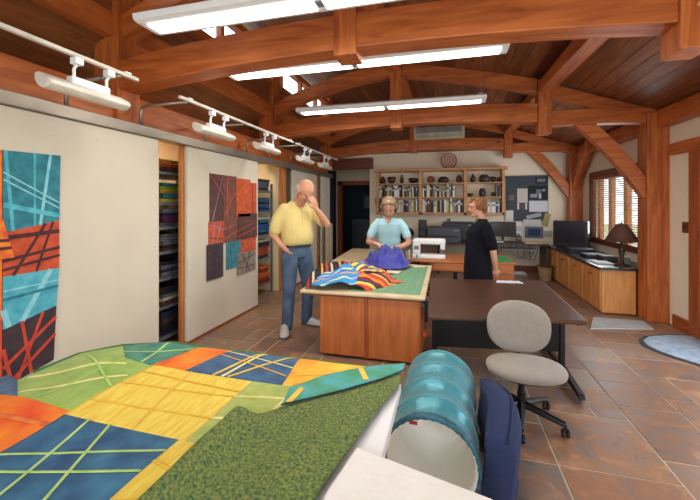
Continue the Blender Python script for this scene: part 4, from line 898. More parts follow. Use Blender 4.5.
for a in ((-1.48, .07, .17, (40, 34, 34), 'vase', 'dark vase at the left end of the top shelf'), (-1.27, .10, .16, (90, 50, 46), 'bowl', 'wide maroon bowl second on the top shelf'), (-1.03, .045, .20, (60, 40, 34), 'vase', 'slim brown vase third on the top shelf'), (-.76, .11, .12, (26, 24, 28), 'bowl', 'black bowl at the right of the left bay top shelf'),
          (-.36, .085, .2, (150, 74, 60), 'plate', 'red display plate on the middle bay top shelf'), (-.08, .12, .14, (56, 44, 42), 'jar', 'wide dark pot on the middle bay top shelf'), (.26, .06, .17, (104, 66, 52), 'jar', 'brown jar at the right of the middle bay top shelf'),
          (.56, .055, .19, (44, 40, 40), 'vase', 'dark figure-like vase on the right bay top shelf'), (.80, .11, .17, (70, 66, 64), 'jar', 'large grey pot on the right bay top shelf'), (.985, .055, .12, (24, 22, 24), 'bowl', 'small black bowl on the right bay top shelf'), (1.10, .04, .11, (80, 52, 44), 'jar', 'small brown jar at the right end of the top shelf')):
    pot(a[0], zt, *a[1:])
z2 = SH[0]+.025
for a in ((.50, .07, .08, (40, 34, 34), 'bowl', 'low black bowl on the right bay middle shelf'), (.76, .07, .19, (54, 50, 50), 'jar', 'round dark pot on the right bay middle shelf'), (.98, .04, .10, (90, 90, 60), 'jar', 'small olive jar on the right bay middle shelf')): pot(a[0], z2, *a[1:])
for k, c in enumerate(((110, 110, 114), (50, 40, 40), (160, 110, 90))):
    t_ = thing('book', '%s book standing at the right end of the right bay middle shelf' % ['grey', 'black', 'tan'][k], 'book', (1.03+k*.035, 8.45, z2), 'books in the right bay')
    B((1.03+k*.035, 8.44, z2), (1.06+k*.035, 8.62, z2+.27-.03*k)).build('cover', mat('bk%d' % k, c, .6), t_)
pot(.56, bz0+.05, .06, .24, (30, 40, 70), 'vase', 'tall navy vase on the right bay bottom shelf')
# woven plate above shelf
pl = thing('woven_plate', 'round red and cream woven plate standing on top of the bookshelf', 'plate', (.04, 8.58, 2.31))
for k, (r0, r1, c) in enumerate(((.18, .145, (170, 96, 84)), (.145, .12, (216, 196, 176)), (.12, .085, (176, 104, 90)), (.085, .06, (222, 200, 180)), (.06, .035, (166, 96, 84)), (.035, .001, (210, 180, 160)))):
    MB().lathe([(r1, .02-.004*k), (r0, .015-.004*k), (r0, .028-.004*k), (r1, .033-.004*k)], (.04, 8.56, 2.31+.18), 28, 'y').build('ring', mat('woven%d' % k, c, .8), pl)
# air conditioner
ac = thing('air_conditioner', 'white wall mounted air unit high on the boarded gable', 'air conditioner', (-.17, 8.6, 2.96))
B((-.74, 8.40, 2.97), (.38, 8.72, 3.26)).build('housing', mat('ac_cream', (206, 200, 180), .5), ac, bevel=.04, seg=3)
for k in range(5): B((-.68, 8.392, 3.12+.022*k), (.32, 8.402, 3.132+.022*k)).build('louver', greym, ac)
B((-.68, 8.388, 3.0), (.32, 8.402, 3.06)).build('outlet', mat('ac_vane', (190, 184, 166), .5), ac)
# thermostat
tag(B((-1.70, YB-.02, 1.50), (-1.62, YB, 1.64)).build('wall_switch', mat('sw_cream', (190, 160, 120), .6), bevel=.004), 'small tan switch plate left of the bookshelf', 'switch')
tag(B((.0, YB-.02, 1.04), (.08, YB, 1.16)).build('wall_outlet', mat('sw_tan', (150, 110, 80), .6), bevel=.004), 'small tan outlet under the bookshelf', 'outlet')
# ------------------------------------------------------------------ back desks
ds = thing('back_desk', 'long dark desk against the back wall under the bookshelf', 'desk', (.3, 8.3, 0))
B((-1.3, 7.95, .64), (.95, 8.70, .67)).build('desktop', wood('desk_dark', (84, 60, 48), (60, 42, 34), 'x', knots=False), ds, bevel=.005)
for xx in (-1.27, -.2, .9): B((xx, 8.0, 0), (xx+.04, 8.65, .64)).build('leg_panel', blackp, ds)
def prn(x0, x1, y0, y1, z0, z1, lb, col):
    p = thing('printer', lb, 'printer', ((x0+x1)/2, (y0+y1)/2, z0))
    B((x0, y0, z0), (x1, y1, z1)).build('body', col, p, bevel=.02, seg=3)
    B((x0+.04, y0-.012, z0+(z1-z0)*.35), (x1-.04, y0+.005, z0+(z1-z0)*.5)).build('paper_slot', blackm, p)
    B((x1-.14, y0-.01, z1-.07), (x1-.04, y0+.005, z1-.03)).build('display', greym, p)
    B((x0+.03, y0+.05, z1), (x1-.03, y1-.03, z1+.025)).build('lid', dgrey, p, bevel=.006)
prn(-.42, .28, 7.98, 8.40, .67, .99, 'dark grey printer on the back desk behind the sewing machine', dgrey)
prn(-.10, .60, 8.42, 8.66, .67, 1.08, 'second black printer against the back wall beside the desk outlet', blackm)
sp = thing('speaker', 'tall black speaker on the back desk left of the printers', 'speaker', (-.52, 8.3, .67))
B((-.62, 8.22, .67), (-.44, 8.4, 1.14)).build('cabinet', blackm, sp, bevel=.01); MB().lathe([(.06, 0), (.05, .01), (.01, .015)], (-.53, 8.21, .85), 16, 'y').build('cone', dgrey, sp); MB().lathe([(.025, 0), (.02, .01)], (-.53, 8.21, 1.02), 12, 'y').build('tweeter', dgrey, sp)
bg_ = thing('black_bag', 'rumpled black bag on the back desk behind the woman in light blue', 'bag', (-.98, 8.2, .67))
m = MB().ell((-1.0, 8.2, .825), (.22, .14, .14)).ell((-.86, 8.22, .85), (.15, .12, .12)).ell((-1.12, 8.2, .79), (.14, .12, .10)); m.build('bag_body', blackm, bg_, remesh=.02, sm=3)
MB().tube([(-1.1, 8.1, .9), (-1.05, 8.08, 1.0), (-.95, 8.08, 1.01), (-.88, 8.1, .92)], .01, 6).build('handle', blackm, bg_, smooth=True)
cd = thing('computer_desk', 'dark computer desk below the grey pinboard', 'desk', (1.6, 8.4, 0))
B((.97, 8.05, .655), (1.985, 8.70, .685)).build('desktop', MC['desk_dark'], cd, bevel=.004)
for xx in (1.0, 1.94): B((xx, 8.1, 0), (xx+.035, 8.65, .655)).build('leg_panel', MC['desk_dark'], cd)
B((1.1, 7.95, .56), (1.75, 8.3, .58)).build('keyboard_tray', greym, cd)
mo = thing('computer_monitor', 'black flat monitor on the computer desk behind the woman in black', 'monitor', (1.15, 8.35, .685))
B((.90, 8.33, .80), (1.42, 8.37, 1.12)).build('screen_housing', blackm, mo, bevel=.006); B((.92, 8.325, .82), (1.40, 8.331, 1.10)).build('screen', mat('screen_black', (8, 9, 12), .15), mo)
B((1.13, 8.37, .70), (1.19, 8.40, .9)).build('neck', blackm, mo); MB().lathe([(.11, 0), (.11, .012), (.02, .02)], (1.16, 8.38, .686), 18).build('stand', blackm, mo)
kb = thing('keyboard', 'black keyboard on the sliding tray of the computer desk', 'keyboard', (1.4, 8.05, .58)); B((1.2, 7.98, .58), (1.62, 8.13, .60)).build('base', blackm, kb, bevel=.004)
for r in range(4):
    B((1.215, 7.99+.032*r, .60), (1.605, 8.015+.032*r, .606)).build('key_row', dgrey, kb)
# pinboard and pinned papers
pbm = mat('slate_board', (66, 74, 82), .9, var=.05)
pb = thing('pinboard', 'dark grey pinboard on the back wall right of the bookshelf', 'board', (1.68, YB, .9))
B((1.27, YB-.03, 1.12), (2.12, YB, 2.10)).build('board', pbm, pb); B((1.25, YB-.035, 2.10), (2.14, YB, 2.125)).build('frame', dgrey, pb)
def pin(x0, x1, z0, z1, c, lb, rz=0, dy=.034, strp=None):
    t = thing('pinned_paper', lb, 'paper', ((x0+x1)/2, YB-dy, z0))
    MB().obox(((x0+x1)/2, YB-dy, (z0+z1)/2), (x1-x0, .004, z1-z0), Matrix.Rotation(rz, 3, 'Y')).build('sheet', mat('sheet_%d_%d_%d' % c, c, .8, var=.03), t)
    if strp:
        for k, (a, b_, q, r, cc) in enumerate(strp): MB().obox(((a+b_)/2, YB-dy-.003, (q+r)/2), (b_-a, .002, r-q), Matrix.Rotation(rz, 3, 'Y')).build('print', mat('ink_%d_%d_%d' % cc, cc, .7), t)
pin(1.50, 1.71, 1.53, 1.84, (196, 188, 180), 'pale shield shaped sheet in the middle of the pinboard')
pin(1.86, 2.10, 1.94, 2.08, (40, 42, 48), 'small dark photo at the pinboard upper right corner', strp=[(1.90, 2.06, 1.98, 2.05, (120, 124, 130))])
pin(1.72, 2.10, 1.60, 1.90, (28, 30, 40), 'dark photo print with pale shapes on the pinboard', strp=[(1.76, 1.90, 1.64, 1.72, (150, 156, 170)), (1.88, 1.98, 1.72, 1.82, (110, 120, 140)), (2.0, 2.06, 1.78, 1.82, (170, 176, 190)), (1.93, 1.98, 1.62, 1.72, (190, 196, 210))])
pin(1.74, 2.11, 1.33, 1.57, (206, 204, 210), 'large white sheet low on the right of the pinboard')
pin(1.50, 1.54, 1.38, 1.52, (200, 200, 204), 'narrow white slip under the pale shield shaped sheet'); pin(1.56, 1.63, 1.40, 1.50, (110, 70, 66), 'small maroon photo under the pale shield shaped sheet'); pin(1.66, 1.70, 1.38, 1.52, (200, 200, 204), 'narrow white slip right of the maroon photo')
pin(1.32, 1.44, 1.58, 1.70, (110, 100, 100), 'small dim photo at the pinboard left edge')
pin(1.26, 1.42, 1.12, 1.36, (216, 210, 206), 'white notice hanging at the pinboard lower left corner')
pin(1.68, 1.98, 1.20, 1.28, (160, 164, 168), 'long grey strip tilted under the large white sheet', rz=-.25, dy=.042)
pin(1.44, 1.64, .90, 1.02, (196, 198, 206), 'white card on the wall left of the blue framed notice'); pin(1.62, 1.98, 1.02, 1.16, (196, 194, 190), 'wide pale sheet below the pinboard')
pin(1.66, 2.02, .76, 1.0, (92, 104, 128), 'blue framed notice leaning above the computer desk', strp=[(1.72, 1.96, .80, .96, (44, 54, 84))])
pin(2.02, 2.14, 1.02, 1.30, (160, 150, 96), 'olive yellow paper at the pinboard right edge', rz=.25, dy=.045); pin(2.03, 2.2, .80, .92, (170, 166, 160), 'small pale card at the wall beside the television')
kt = B((1.55, 8.12, .686), (1.97, 8.32, .715)).build('paper_stack', mat('buff_paper', (206, 186, 150), .8), bevel=.003); tag(kt, 'flat buff stack of papers at the right of the computer desk', 'paper')
for a, lb, z, sz in (((1.46, 8.28), 'small black desk organizer right of the monitor', .686, (.10, .08, .14)), ((1.50, 8.56), 'white box against the wall right of the monitor', .686, (.08, .08, .22)), ((1.02, 8.15), 'flat grey box below the monitor', .686, (.24, .16, .05))):
    t = thing('desk_box', lb, 'box', (a[0], a[1], z)); c = blackm if 'black' in lb else (whitem if 'white' in lb else greym)
    B((a[0]-sz[0]/2, a[1]-sz[1]/2, z), (a[0]+sz[0]/2, a[1]+sz[1]/2, z+sz[2])).build('body', c, t, bevel=.006); B((a[0]-sz[0]/2+.01, a[1]-sz[1]/2-.003, z+sz[2]*.55), (a[0]+sz[0]/2-.01, a[1]-sz[1]/2, z+sz[2]*.8)).build('front_label', greym if 'grey' not in lb else paper, t)
for k in range(4):
    tag(MB().tube([(1.35+.12*k, 8.6, .63), (1.38+.12*k, 8.55, .40-.04*k), (1.52+.1*k, 8.57, .30), (1.66+.08*k, 8.6, .42+.03*k), (1.75+.05*k, 8.62, .62)], .005, 5).build('power_cord', blackm, smooth=True), '%s black cable loop from the left, hanging under the computer desk' % cnt_w[k], 'cable', 'cables under the computer desk')
ps = thing('floor_box', 'low pale box on the floor under the computer desk', 'box', (1.35, 8.2, 0)); B((1.2, 8.1, 0), (1.6, 8.4, .06)).build('body', greym, ps, bevel=.01); B((1.22, 8.12, .06), (1.58, 8.38, .07)).build('lid', whitem, ps)
wb = thing('waste_basket', 'tan waste basket beside the pine cabinets at the back', 'basket', (1.86, 8.0, 0)); MB().lathe([(.10, 0), (.135, .27), (.14, .28), (.125, .28), (.09, .015)], (1.86, 7.86, 0), 20).build('basket_body', mat('tan_plastic', (168, 140, 100), .6), wb, smooth=False); MB().lathe([(.136, .262), (.145, .27), (.145, .285), (.136, .285)], (1.86, 7.86, 0), 20).build('rim', mat('brown_rim', (110, 84, 56), .6), wb)
# ------------------------------------------------------------------ right pine cabinets
for k in range(4):
    y0 = 5.66+.66*k; y1 = y0+.655
    c = thing('pine_cabinet', ['nearest', 'second', 'third', 'farthest'][k]+' knotty pine base cabinet along the window wall'+(', end panel facing the room' if k == 0 else ''), 'cabinet', (2.35, y0+.33, 0), 'pine cabinets under the window')
    B((2.04, y0, .02), (2.68 if k else 2.44, y1, .605)).build('body', pine, c, bevel=.003)
    for q in range(2):
        a = y0+.02+q*.315
        d = B((2.022, a, .05), (2.04, a+.295, .60)).build('door', pine, c, bevel=.004)
        MB().ell((2.012, a+(.265 if q == 0 else .03), .50), (.012, .012, .012), 8, 6).build('knob', darkw, d)
ct = B((2.0, 5.62, .605), (2.44, 5.69, .64)).box((2.0, 5.69, .605), (2.695, 8.42, .64)).build('countertop', mat('dark_counter', (44, 38, 38), .25, var=.2), bevel=.0); tag(ct, 'dark continuous countertop over the pine cabinets', 'countertop')
tv = thing('television', 'bulky black tube television at the far end of the countertop', 'television', (2.32, 7.9, .64))
tR = Matrix.Rotation(R(-30), 3, 'Z')
def tvb(c, s): 
    return MB().obox(Vector((2.33, 7.82, 0))+tR@Vector((c[0], c[1], 0))+Vector((0, 0, c[2])), s, tR)
tvb((0, -.12, .93), (.58, .14, .50)).build('front_housing', blackm, tv, bevel=.015); tvb((0, .08, .90), (.44, .30, .40)).build('back_housing', blackm, tv, bevel=.04)
tvb((0, -.192, .95), (.48, .01, .36)).build('screen', mat('tv_glass', (24, 26, 32), .15), tv, bevel=.004); tvb((0, -.1, .66), (.46, .24, .04)).build('stand', blackm, tv, bevel=.005)
dv = thing('video_player', 'flat black player under a box beside the television', 'player', (2.25, 7.25, .64)); B((2.08, 7.1, .64), (2.45, 7.45, .72)).build('case', blackm, dv, bevel=.006); B((2.074, 7.15, .665), (2.081, 7.4, .69)).build('display', dgrey, dv)
lp = thing('table_lamp', 'bronze table lamp with wide dark tapered shade before the window', 'lamp', (2.30, 5.95, .64))
bz_ = mat('bronze', (70, 46, 34), .5, .3); lx, ly = 2.33, 5.80
MB().lathe([(.09, 0), (.085, .02), (.03, .04), (.022, .12), (.04, .2), (.02, .28), (.012, .40)], (lx, ly, .64), 20).build('base', bz_, lp, smooth=True)
MB().lathe([(.205, .985), (.07, 1.215), (.055, 1.225)], (lx, ly, 0), 24).build('lamp_shade', mat('shade_brown', (96, 62, 48), .8), lp, smooth=True)
MB().lathe([(.012, 0), (.006, .03)], (lx, ly, 1.225), 8).build('finial', bz_, lp)
for (a, b_, sx, sy, h, c, lb, nm, cat) in ((2.18, 6.05, .22, .30, .015, (210, 206, 200), 'flat white folder on the near end of the countertop', 'white_folder', 'folder'), (2.34, 6.3, .2, .22, .08, (60, 50, 48), 'dark box on the countertop behind the lamp', 'counter_box', 'box'),
                                   (2.45, 6.0, .10, .10, .10, (120, 130, 120), 'small grey jar beside the lamp base', 'grey_jar', 'jar'), (2.3, 6.7, .3, .3, .05, (40, 40, 48), 'low black tray on the countertop', 'black_tray', 'tray')):
    t = thing(nm, lb, cat, (a, b_, .64)); B((a-sx/2, b_-sy/2, .641), (a+sx/2, b_+sy/2, .641+h)).build('body', mat(nm, c, .6), t, bevel=min(h/3, .008)); B((a-sx*.4, b_-sy*.4, .641+h), (a+sx*.4, b_+sy*.4, .645+h)).build('top_face', mat(nm+'_top', tuple(int(v*.85) for v in c), .6), t)
# floor mat and rug
fmz = thing('floor_mat', 'flat whitish mat on the floor at the foot of the big post', 'mat', (2.1, 5.2, 0)); MB().prism([(1.66, 4.94), (2.38, 5.10), (2.42, 5.42), (1.86, 5.44)], .012, 'z', 0).build('sheet', mat('mat_white', (196, 204, 208), .6), fmz, bevel=.003)
rg_ = thing('oval_rug', 'pale blue rug with a dark rim at the door', 'rug', (2.4, 4.5, 0))
rp_ = [(2.66, 4.98), (2.40, 4.94), (2.16, 4.82), (2.03, 4.66), (2.0, 4.50), (2.04, 4.36), (2.12, 4.22), (2.26, 4.06), (2.46, 3.9), (2.66, 3.82)]
MB().prism(rp_, .010, 'z', 0).build('rim', mat('rug_rim', (70, 74, 84), .9), rg_); cx_, cy_ = 2.72, 4.45
MB().prism([(cx_+(a-cx_)*.94 if a < 2.65 else a, cy_+(b_-cy_)*.94) for a, b_ in rp_], .004, 'z', .010).build('pile', mat('rug_blue', (176, 190, 204), .95, col2=(140, 160, 180), scale=12, bump=.3), rg_)
# ------------------------------------------------------------------ people
skin = mat('skin', (206, 148, 118), .5, var=.04, scale=10, sheen=.05); hairg = mat('hair_ash', (150, 128, 96), .7, col2=(96, 80, 62), scale=60, bump=.5, bscale=90); hairb = mat('hair_auburn', (150, 96, 50), .7, col2=(84, 50, 30), scale=60, bump=.5, bscale=90)
hairw = mat('hair_white', (190, 176, 164), .8)
eyew = mat('eye_white', (170, 150, 138), .4); eyed = mat('eye_dark', (40, 28, 24), .3); lipm = mat('lips', (176, 90, 84), .5)
def frame(base, ang):
    f = Vector((math.cos(ang), math.sin(ang), 0)); l = Vector((-f.y, f.x, 0)); b0 = Vector(base)
    return (lambda a, b_, z: b0+f*a+l*b_+Vector((0, 0, z))), f, l
def limb(mb, pts, rs, n=12):
    P_ = [Vector(p) for p in pts]; fine = []; fr = []
    for i in range(len(P_)-1):
        for k in range(4):
            s = k/4; fine.append(P_[i].lerp(P_[i+1], s)); fr.append(rs[i]+(rs[i+1]-rs[i])*s)
    fine.append(P_[-1]); fr.append(rs[-1])
    mb.tube(fine, fr, n)
    for p, r in zip(P_, rs): mb.ell(p, (r, r, r), n, 8)
def ellring(c, f, l, rf, rl, n=20, tilt=None, sqr=1.0):
    out = []
    for i in range(n):
        a = 2*math.pi*i/n; out.append(c+f*(rf*math.copysign(abs(math.cos(a))**sqr, math.cos(a)))+l*(rl*math.copysign(abs(math.sin(a))**sqr, math.sin(a))))
    return out
def hand(mb, wrist, dirv, palmn, thumbside, curl, s=1.0):
    d = Vector(dirv).normalized(); n = Vector(palmn); n = (n-d*n.dot(d)).normalized(); t = d.cross(n).normalized()*thumbside
    w_ = Vector(wrist); pc = w_+d*.045*s
    M = Matrix((t, d, n)).transposed(); mb.ell(pc, (.040*s, .052*s, .018*s), 12, 8, M)
    for k, (off, ln) in enumerate(((.028, .068), (.010, .078), (-.009, .072), (-.027, .056))):
        p = w_+d*.085*s+t*off*s; pts = [p-d*.02*s]; dd = d.copy(); ang = curl*(1+.12*k)
        for j, fr in enumerate((.45, .32, .26)):
            dd = (dd*math.cos(ang)+n*math.sin(ang)).normalized(); q = pts[-1] if j else p
            pts.append(q+dd*ln*fr*s)
            n_ = n; 
            n = (n*math.cos(ang)-d*0*math.sin(ang)).normalized()
        mb.tube(pts, [.0095*s, .0092*s, .0085*s, .0070*s], 8); mb.ell(pts[-1], (.0072*s,)*3, 8, 6)
    b0 = w_+d*.03*s+t*.032*s; tp = [b0, b0+(t*.6+d*.7+n*.2).normalized()*.035*s, b0+(t*.35+d*.9+n*.4).normalized()*.062*s]
    mb.tube(tp, [.012*s, .011*s, .009*s], 8); mb.ell(tp[-1], (.009*s,)*3, 8, 6)
def head(mb, c, face, up, s=1.0):      # face: unit direction of gaze, up: head up
    face = Vector(face).normalized(); up = Vector(up); up = (up-face*up.dot(face)).normalized(); sd = up.cross(face)
    M = Matrix((face, sd, up)).transposed(); H_ = lambda a, b_, z: Vector(c)+M@(Vector((a, b_, z))*s)
    mb.ell(H_(-.012, 0, .030), (.098*s, .078*s, .092*s), 16, 12, M); mb.ell(H_(.020, 0, -.035), (.066*s, .060*s, .082*s), 14, 10, M)
    mb.ell(H_(.052, 0, -.088), (.030*s, .032*s, .026*s), 10, 8, M)       # chin
    mb.ell(H_(.068, 0, .028), (.022*s, .055*s, .016*s), 10, 6, M)        # brow
    for b_ in (-1, 1): mb.ell(H_(.058, b_*.036, -.022), (.024*s, .022*s, .024*s), 8, 6, M); mb.ell(H_(-.008, b_*.080, -.008), (.020*s, .010*s, .032*s), 8, 6, M)
    mb.tube([H_(.080, 0, .018), H_(.100, 0, -.020), H_(.078, 0, -.034)], [.008*s, .014*s, .012*s], 8); mb.ell(H_(.098, 0, -.022), (.014*s, .016*s, .012*s), 8, 6, M)
    return H_, M
def face_parts(par, H_, M, s, hm):
    for b_ in (-1, 1):
        e = MB().ell(H_(.076, b_*.031, .006), (.009*s, .014*s, .009*s), 10, 8, M).build('eye', eyew, par, smooth=True)
        MB().ell(H_(.083, b_*.031, .004), (.004*s, .006*s, .006*s), 8, 6, M).build('iris', eyed, e, smooth=True)
        MB().tube([H_(.083, b_*.014, .030), H_(.086, b_*.032, .036), H_(.076, b_*.050, .030)], .0045*s, 6).build('eyebrow', hm, par, smooth=True)
    MB().ell(H_(.079, 0, -.062), (.010*s, .026*s, .0085*s), 10, 6, M).build('mouth', lipm, par, smooth=True)
def bodybuild(mb, name, m, par, vox=.008, sm_=3): return mb.build(name, m, par, remesh=vox, sm=sm_, smooth=True)
# --- man
W, f, l = frame((-1.765, 4.08, 0), R(-37))
mn = thing('person', 'bald man in yellow shirt and blue jeans standing with a hand at his chin', 'person', (-1.765, 4.08, 0))
b = MB()
hd = (f*.9+l*.25); face = Vector((hd.x, hd.y, -1.15)).normalized()
hc = W(.215, -.01, 1.645); Hm, Mm = head(b, hc, face, (0, 0, 1), 1.14)
limb(b, [W(.02, 0, 1.46), W(.08, .0, 1.53), W(.15, .0, 1.60)], [.08, .072, .068])
limb(b, [W(.02, .17, 1.42), W(.16, .24, 1.32), W(.30, .24, 1.26)], [.055, .05, .042])
limb(b, [W(.30, .24, 1.26), W(.32, .15, 1.36), W(.33, .07, 1.44)], [.045, .042, .030]); hand(b, W(.33, .07, 1.44), (f*.05+l*-.35+Vector((0, 0, .8))), -f, 1, .45, 1.15)
limb(b, [W(0, -.18, 1.42), W(-.04, -.25, 1.30), W(-.06, -.29, 1.15), W(.01, -.235, 1.04), W(.05, -.165, .96)], [.046, .046, .042, .036, .030]); hand(b, W(.05, -.165, .96), f*.2+Vector((0, 0, -1))+l*.5, l, 1, .1, .9)
# hidden torso under the shirt and ankles keep the body one surface
b.loft([ellring(W(.0, 0, z), f, l, a, c_) for z, a, c_ in ((1.0, .10, .14), (1.2, .10, .15), (1.38, .10, .16), (1.48, .06, .10))]); 
for sgn, hx, kx, an in ((-1, (0, -.10, .95), (.07, -.14, .50), (.06, -.155, .10)), (1, (0, .10, .95), (.05, .14, .50), (-.02, .15, .10))): limb(b, [W(*hx), W(*kx), W(*an)], [.075, .05, .036])
bodybuild(b, 'body', skin, mn, .007)
face_parts(mn, Hm, Mm, 1.06, hairw)
hr = MB()
for sgn in (-1, 1): hr.ell(Hm(-.045, sgn*.070, -.002), (.050, .014, .045), 10, 8, Mm)
hr.ell(Hm(-.092, 0, -.012), (.024, .062, .042), 10, 8, Mm); bodybuild(hr, 'hair', hairw, mn, .006, 2)
shm = mat('yellow_shirt', (224, 202, 130), .85, var=.06, scale=5, bump=.35, bscale=8, sheen=.1)
s_ = MB(); s_.loft([ellring(W(a0, 0, z), f, l, a, c_, sqr=.85) for z, a0, a, c_ in ((1.0, .0, .130, .172), (1.04, .01, .158, .195), (1.10, .02, .165, .198), (1.20, .02, .158, .20), (1.32, .01, .138, .205), (1.42, .01, .118, .20), (1.475, .01, .092, .165), (1.53, .03, .075, .10))])
limb(s_, [W(.01, .16, 1.43), W(.08, .22, 1.37), W(.17, .25, 1.30)], [.080, .074, .070]); limb(s_, [W(0, -.16, 1.43), W(-.03, -.235, 1.32), W(-.045, -.265, 1.19)], [.080, .074, .070])
bodybuild(s_, 'shirt', shm, mn, .009, 4)
cl_ = MB(); cl_.tube([W(.02+.085*math.cos(a), .085*math.sin(a), 1.505+.02*math.cos(a+math.pi)) for a in [2*math.pi*k/16 for k in range(17)]], .016, 8); cl_.build('collar', shm, mn, smooth=True)
for k in range(5): MB().ell(W(.165-.012*abs(k-1), .0, 1.08+.085*k), (.006, .006, .006), 6, 5).build('button', paper, mn)
B_ = MB(); B_.loft([ellring(W(.002, 0, z), f, l, .146, .186, 28) for z in (.985, 1.025)]); B_.build('belt', blackm, mn, smooth=False)
jm = mat('blue_jeans', (84, 106, 132), .9, col2=(54, 74, 100), scale=6, bump=.35, bscale=12)
j = MB(); j.loft([ellring(W(.0, 0, z), f, l, a, c_) for z, a, c_ in ((.86, .12, .17), (.92, .130, .18), (1.0, .122, .168), (1.01, .118, .165))])
for sgn, ps in ((-1, [(0, -.09, .90), (.04, -.12, .70), (.07, -.14, .50), (.065, -.15, .28), (.05, -.155, .07)]), (1, [(0, .09, .90), (.03, .12, .70), (.05, .14, .50), (.01, .145, .28), (-.02, .15, .07)])):
    limb(j, [W(*p) for p in ps], [.108, .096, .078, .070, .068])
bodybuild(j, 'jeans', jm, mn, .010, 4)
shw = mat('sneaker_white', (200, 198, 196), .6, var=.1); sol = mat('sneaker_sole', (90, 90, 96), .7)
def shoe(par, heel, toe, m1, m2, s=1.0):
    h = Vector(heel); t = Vector(toe); d = (t-h); L_ = d.length; d.normalize(); sd = Vector((-d.y, d.x, 0)); up = Vector((0, 0, 1))
    def ring(s_, wd, hh): c = h+d*L_*s_; return [c+sd*wd*s*math.cos(a)+up*(.022+hh*max(0, math.sin(a))-.0*abs(math.sin(a))) for a in [2*math.pi*k/16 for k in range(16)]]
    o = MB().loft([ring(.0, .024, .05), ring(.08, .036, .085), ring(.28, .040, .095), ring(.5, .042, .070), ring(.75, .046, .048), ring(.92, .036, .034), ring(1.0, .014, .016)]).build('shoe', m1, par, smooth=True, sub=1)
    MB().loft([[h+d*L_*s_+sd*wd*s*sg for s_, wd, sg in ((0, .024, 1), (.3, .040, 1), (.75, .050, 1), (1.0, .018, 1), (1.0, .018, -1), (.75, .050, -1), (.3, .040, -1), (0, .024, -1))], [h+d*L_*s_+sd*wd*s*sg+up*.026 for s_, wd, sg in ((0, .024, 1), (.3, .040, 1), (.75, .050, 1), (1.0, .018, 1), (1.0, .018, -1), (.75, .050, -1), (.3, .040, -1), (0, .024, -1))]]).build('sole', m2, o, bevel=.004)
    for k in range(4):
        c = h+d*L_*(.38+.09*k); MB().tube([c+sd*.03+up*(.078-.010*k), c+up*(.098-.014*k), c-sd*.03+up*(.078-.010*k)], .004, 5).build('lace', dgrey, o)
    return o
shoe(mn, W(.0, -.16, 0), W(0, -.16, 0)+Vector((.13, -.29, 0)), shw, sol, 1.3); shoe(mn, W(-.08, .13, 0), W(-.08, .13, 0)+Vector((.31, -.06, 0)), shw, sol, 1.3)
# shirt details of the man
pk = MB().add([W(.150, .075, 1.30), W(.125, .135, 1.30), W(.125, .135, 1.385), W(.138, .075, 1.385)], [(0, 1, 2, 3)]).build('chest_pocket', shm, mn, solid=.006)
MB().tube([W(.165, 0, 1.06), W(.168, 0, 1.15), W(.163, 0, 1.24), W(.146, 0, 1.34), W(.128, 0, 1.42), W(.11, 0, 1.49)], .007, 6).build('placket', shm, mn, smooth=True)
# --- woman in light blue
W, f, l = frame((-.835, 5.40, 0), R(-86))
wn = thing('person', 'grey haired woman in light blue shirt bending over blue cloth at the cutting table', 'person', (-.835, 5.40, 0))
b = MB(); hc = W(.22, .015, 1.445); face = (f+Vector((0, 0, -.70))).normalized(); Hm, Mm = head(b, hc, face, (0, 0, 1), 1.24)
limb(b, [W(.10, 0, 1.26), W(.15, .01, 1.33), W(.19, .01, 1.40)], [.06, .052, .052])
limb(b, [W(.10, .17, 1.23), W(.10, .26, 1.08), W(.13, .29, .94)], [.048, .045, .038]); limb(b, [W(.13, .29, .94), W(.30, .20, .90), W(.42, .13, .90)], [.040, .036, .026]); hand(b, W(.42, .13, .90), f*.7+l*-.8+Vector((0, 0, -.15)), (0, 0, -1), -1, .4, 1.15)
limb(b, [W(.10, -.17, 1.23), W(.10, -.26, 1.09), W(.12, -.30, .94)], [.048, .045, .038]); limb(b, [W(.12, -.30, .94), W(.28, -.24, .94), W(.40, -.17, .95)], [.040, .036, .026]); hand(b, W(.40, -.17, .95), f*.7+l*.8+Vector((0, 0, -.1)), (0, 0, -1), 1, .4, 1.15)
b.loft([ellring(W(a0, 0, z), f, l, .09, c_) for z, a0, c_ in ((.85, 0, .13), (1.0, .03, .13), (1.15, .07, .14), (1.26, .10, .12))])
for sg in (-1, 1): limb(b, [W(0, sg*.09, .85), W(.02, sg*.10, .45), W(0, sg*.10, .08)], [.08, .055, .036])
bodybuild(b, 'body', skin, wn, .007); face_parts(wn, Hm, Mm, 1.24, hairg)
hr = MB(); hr.ell(Hm(-.030, 0, .040), (.098*1.24, .094*1.24, .088*1.24), 16, 12, Mm)
for a, z, rr in ((.040, .092, .034),):
    for bb in (-.055, -.02, .02, .055): hr.ell(Hm(a, bb, z), (rr, .034, .026), 10, 8, Mm)
for sg in (-1, 1): hr.ell(Hm(-.02, sg*.088, .0), (.055, .026, .060), 10, 8, Mm)
hr.ell(Hm(-.085, 0, -.02), (.04, .08, .06), 10, 8, Mm); bodybuild(hr, 'hair', hairg, wn, .007, 2)
bsm = mat('light_blue_shirt', (176, 222, 232), .85, var=.04, scale=5, bump=.3, bscale=8)
s_ = MB(); s_.loft([ellring(W(a0, 0, z), f, l, a, c_, sqr=.85) for z, a0, a, c_ in ((.78, .0, .13, .175), (.90, .01, .135, .170), (1.0, .03, .135, .165), (1.10, .06, .14, .175), (1.20, .09, .125, .185), (1.27, .10, .09, .165), (1.305, .115, .065, .09))])
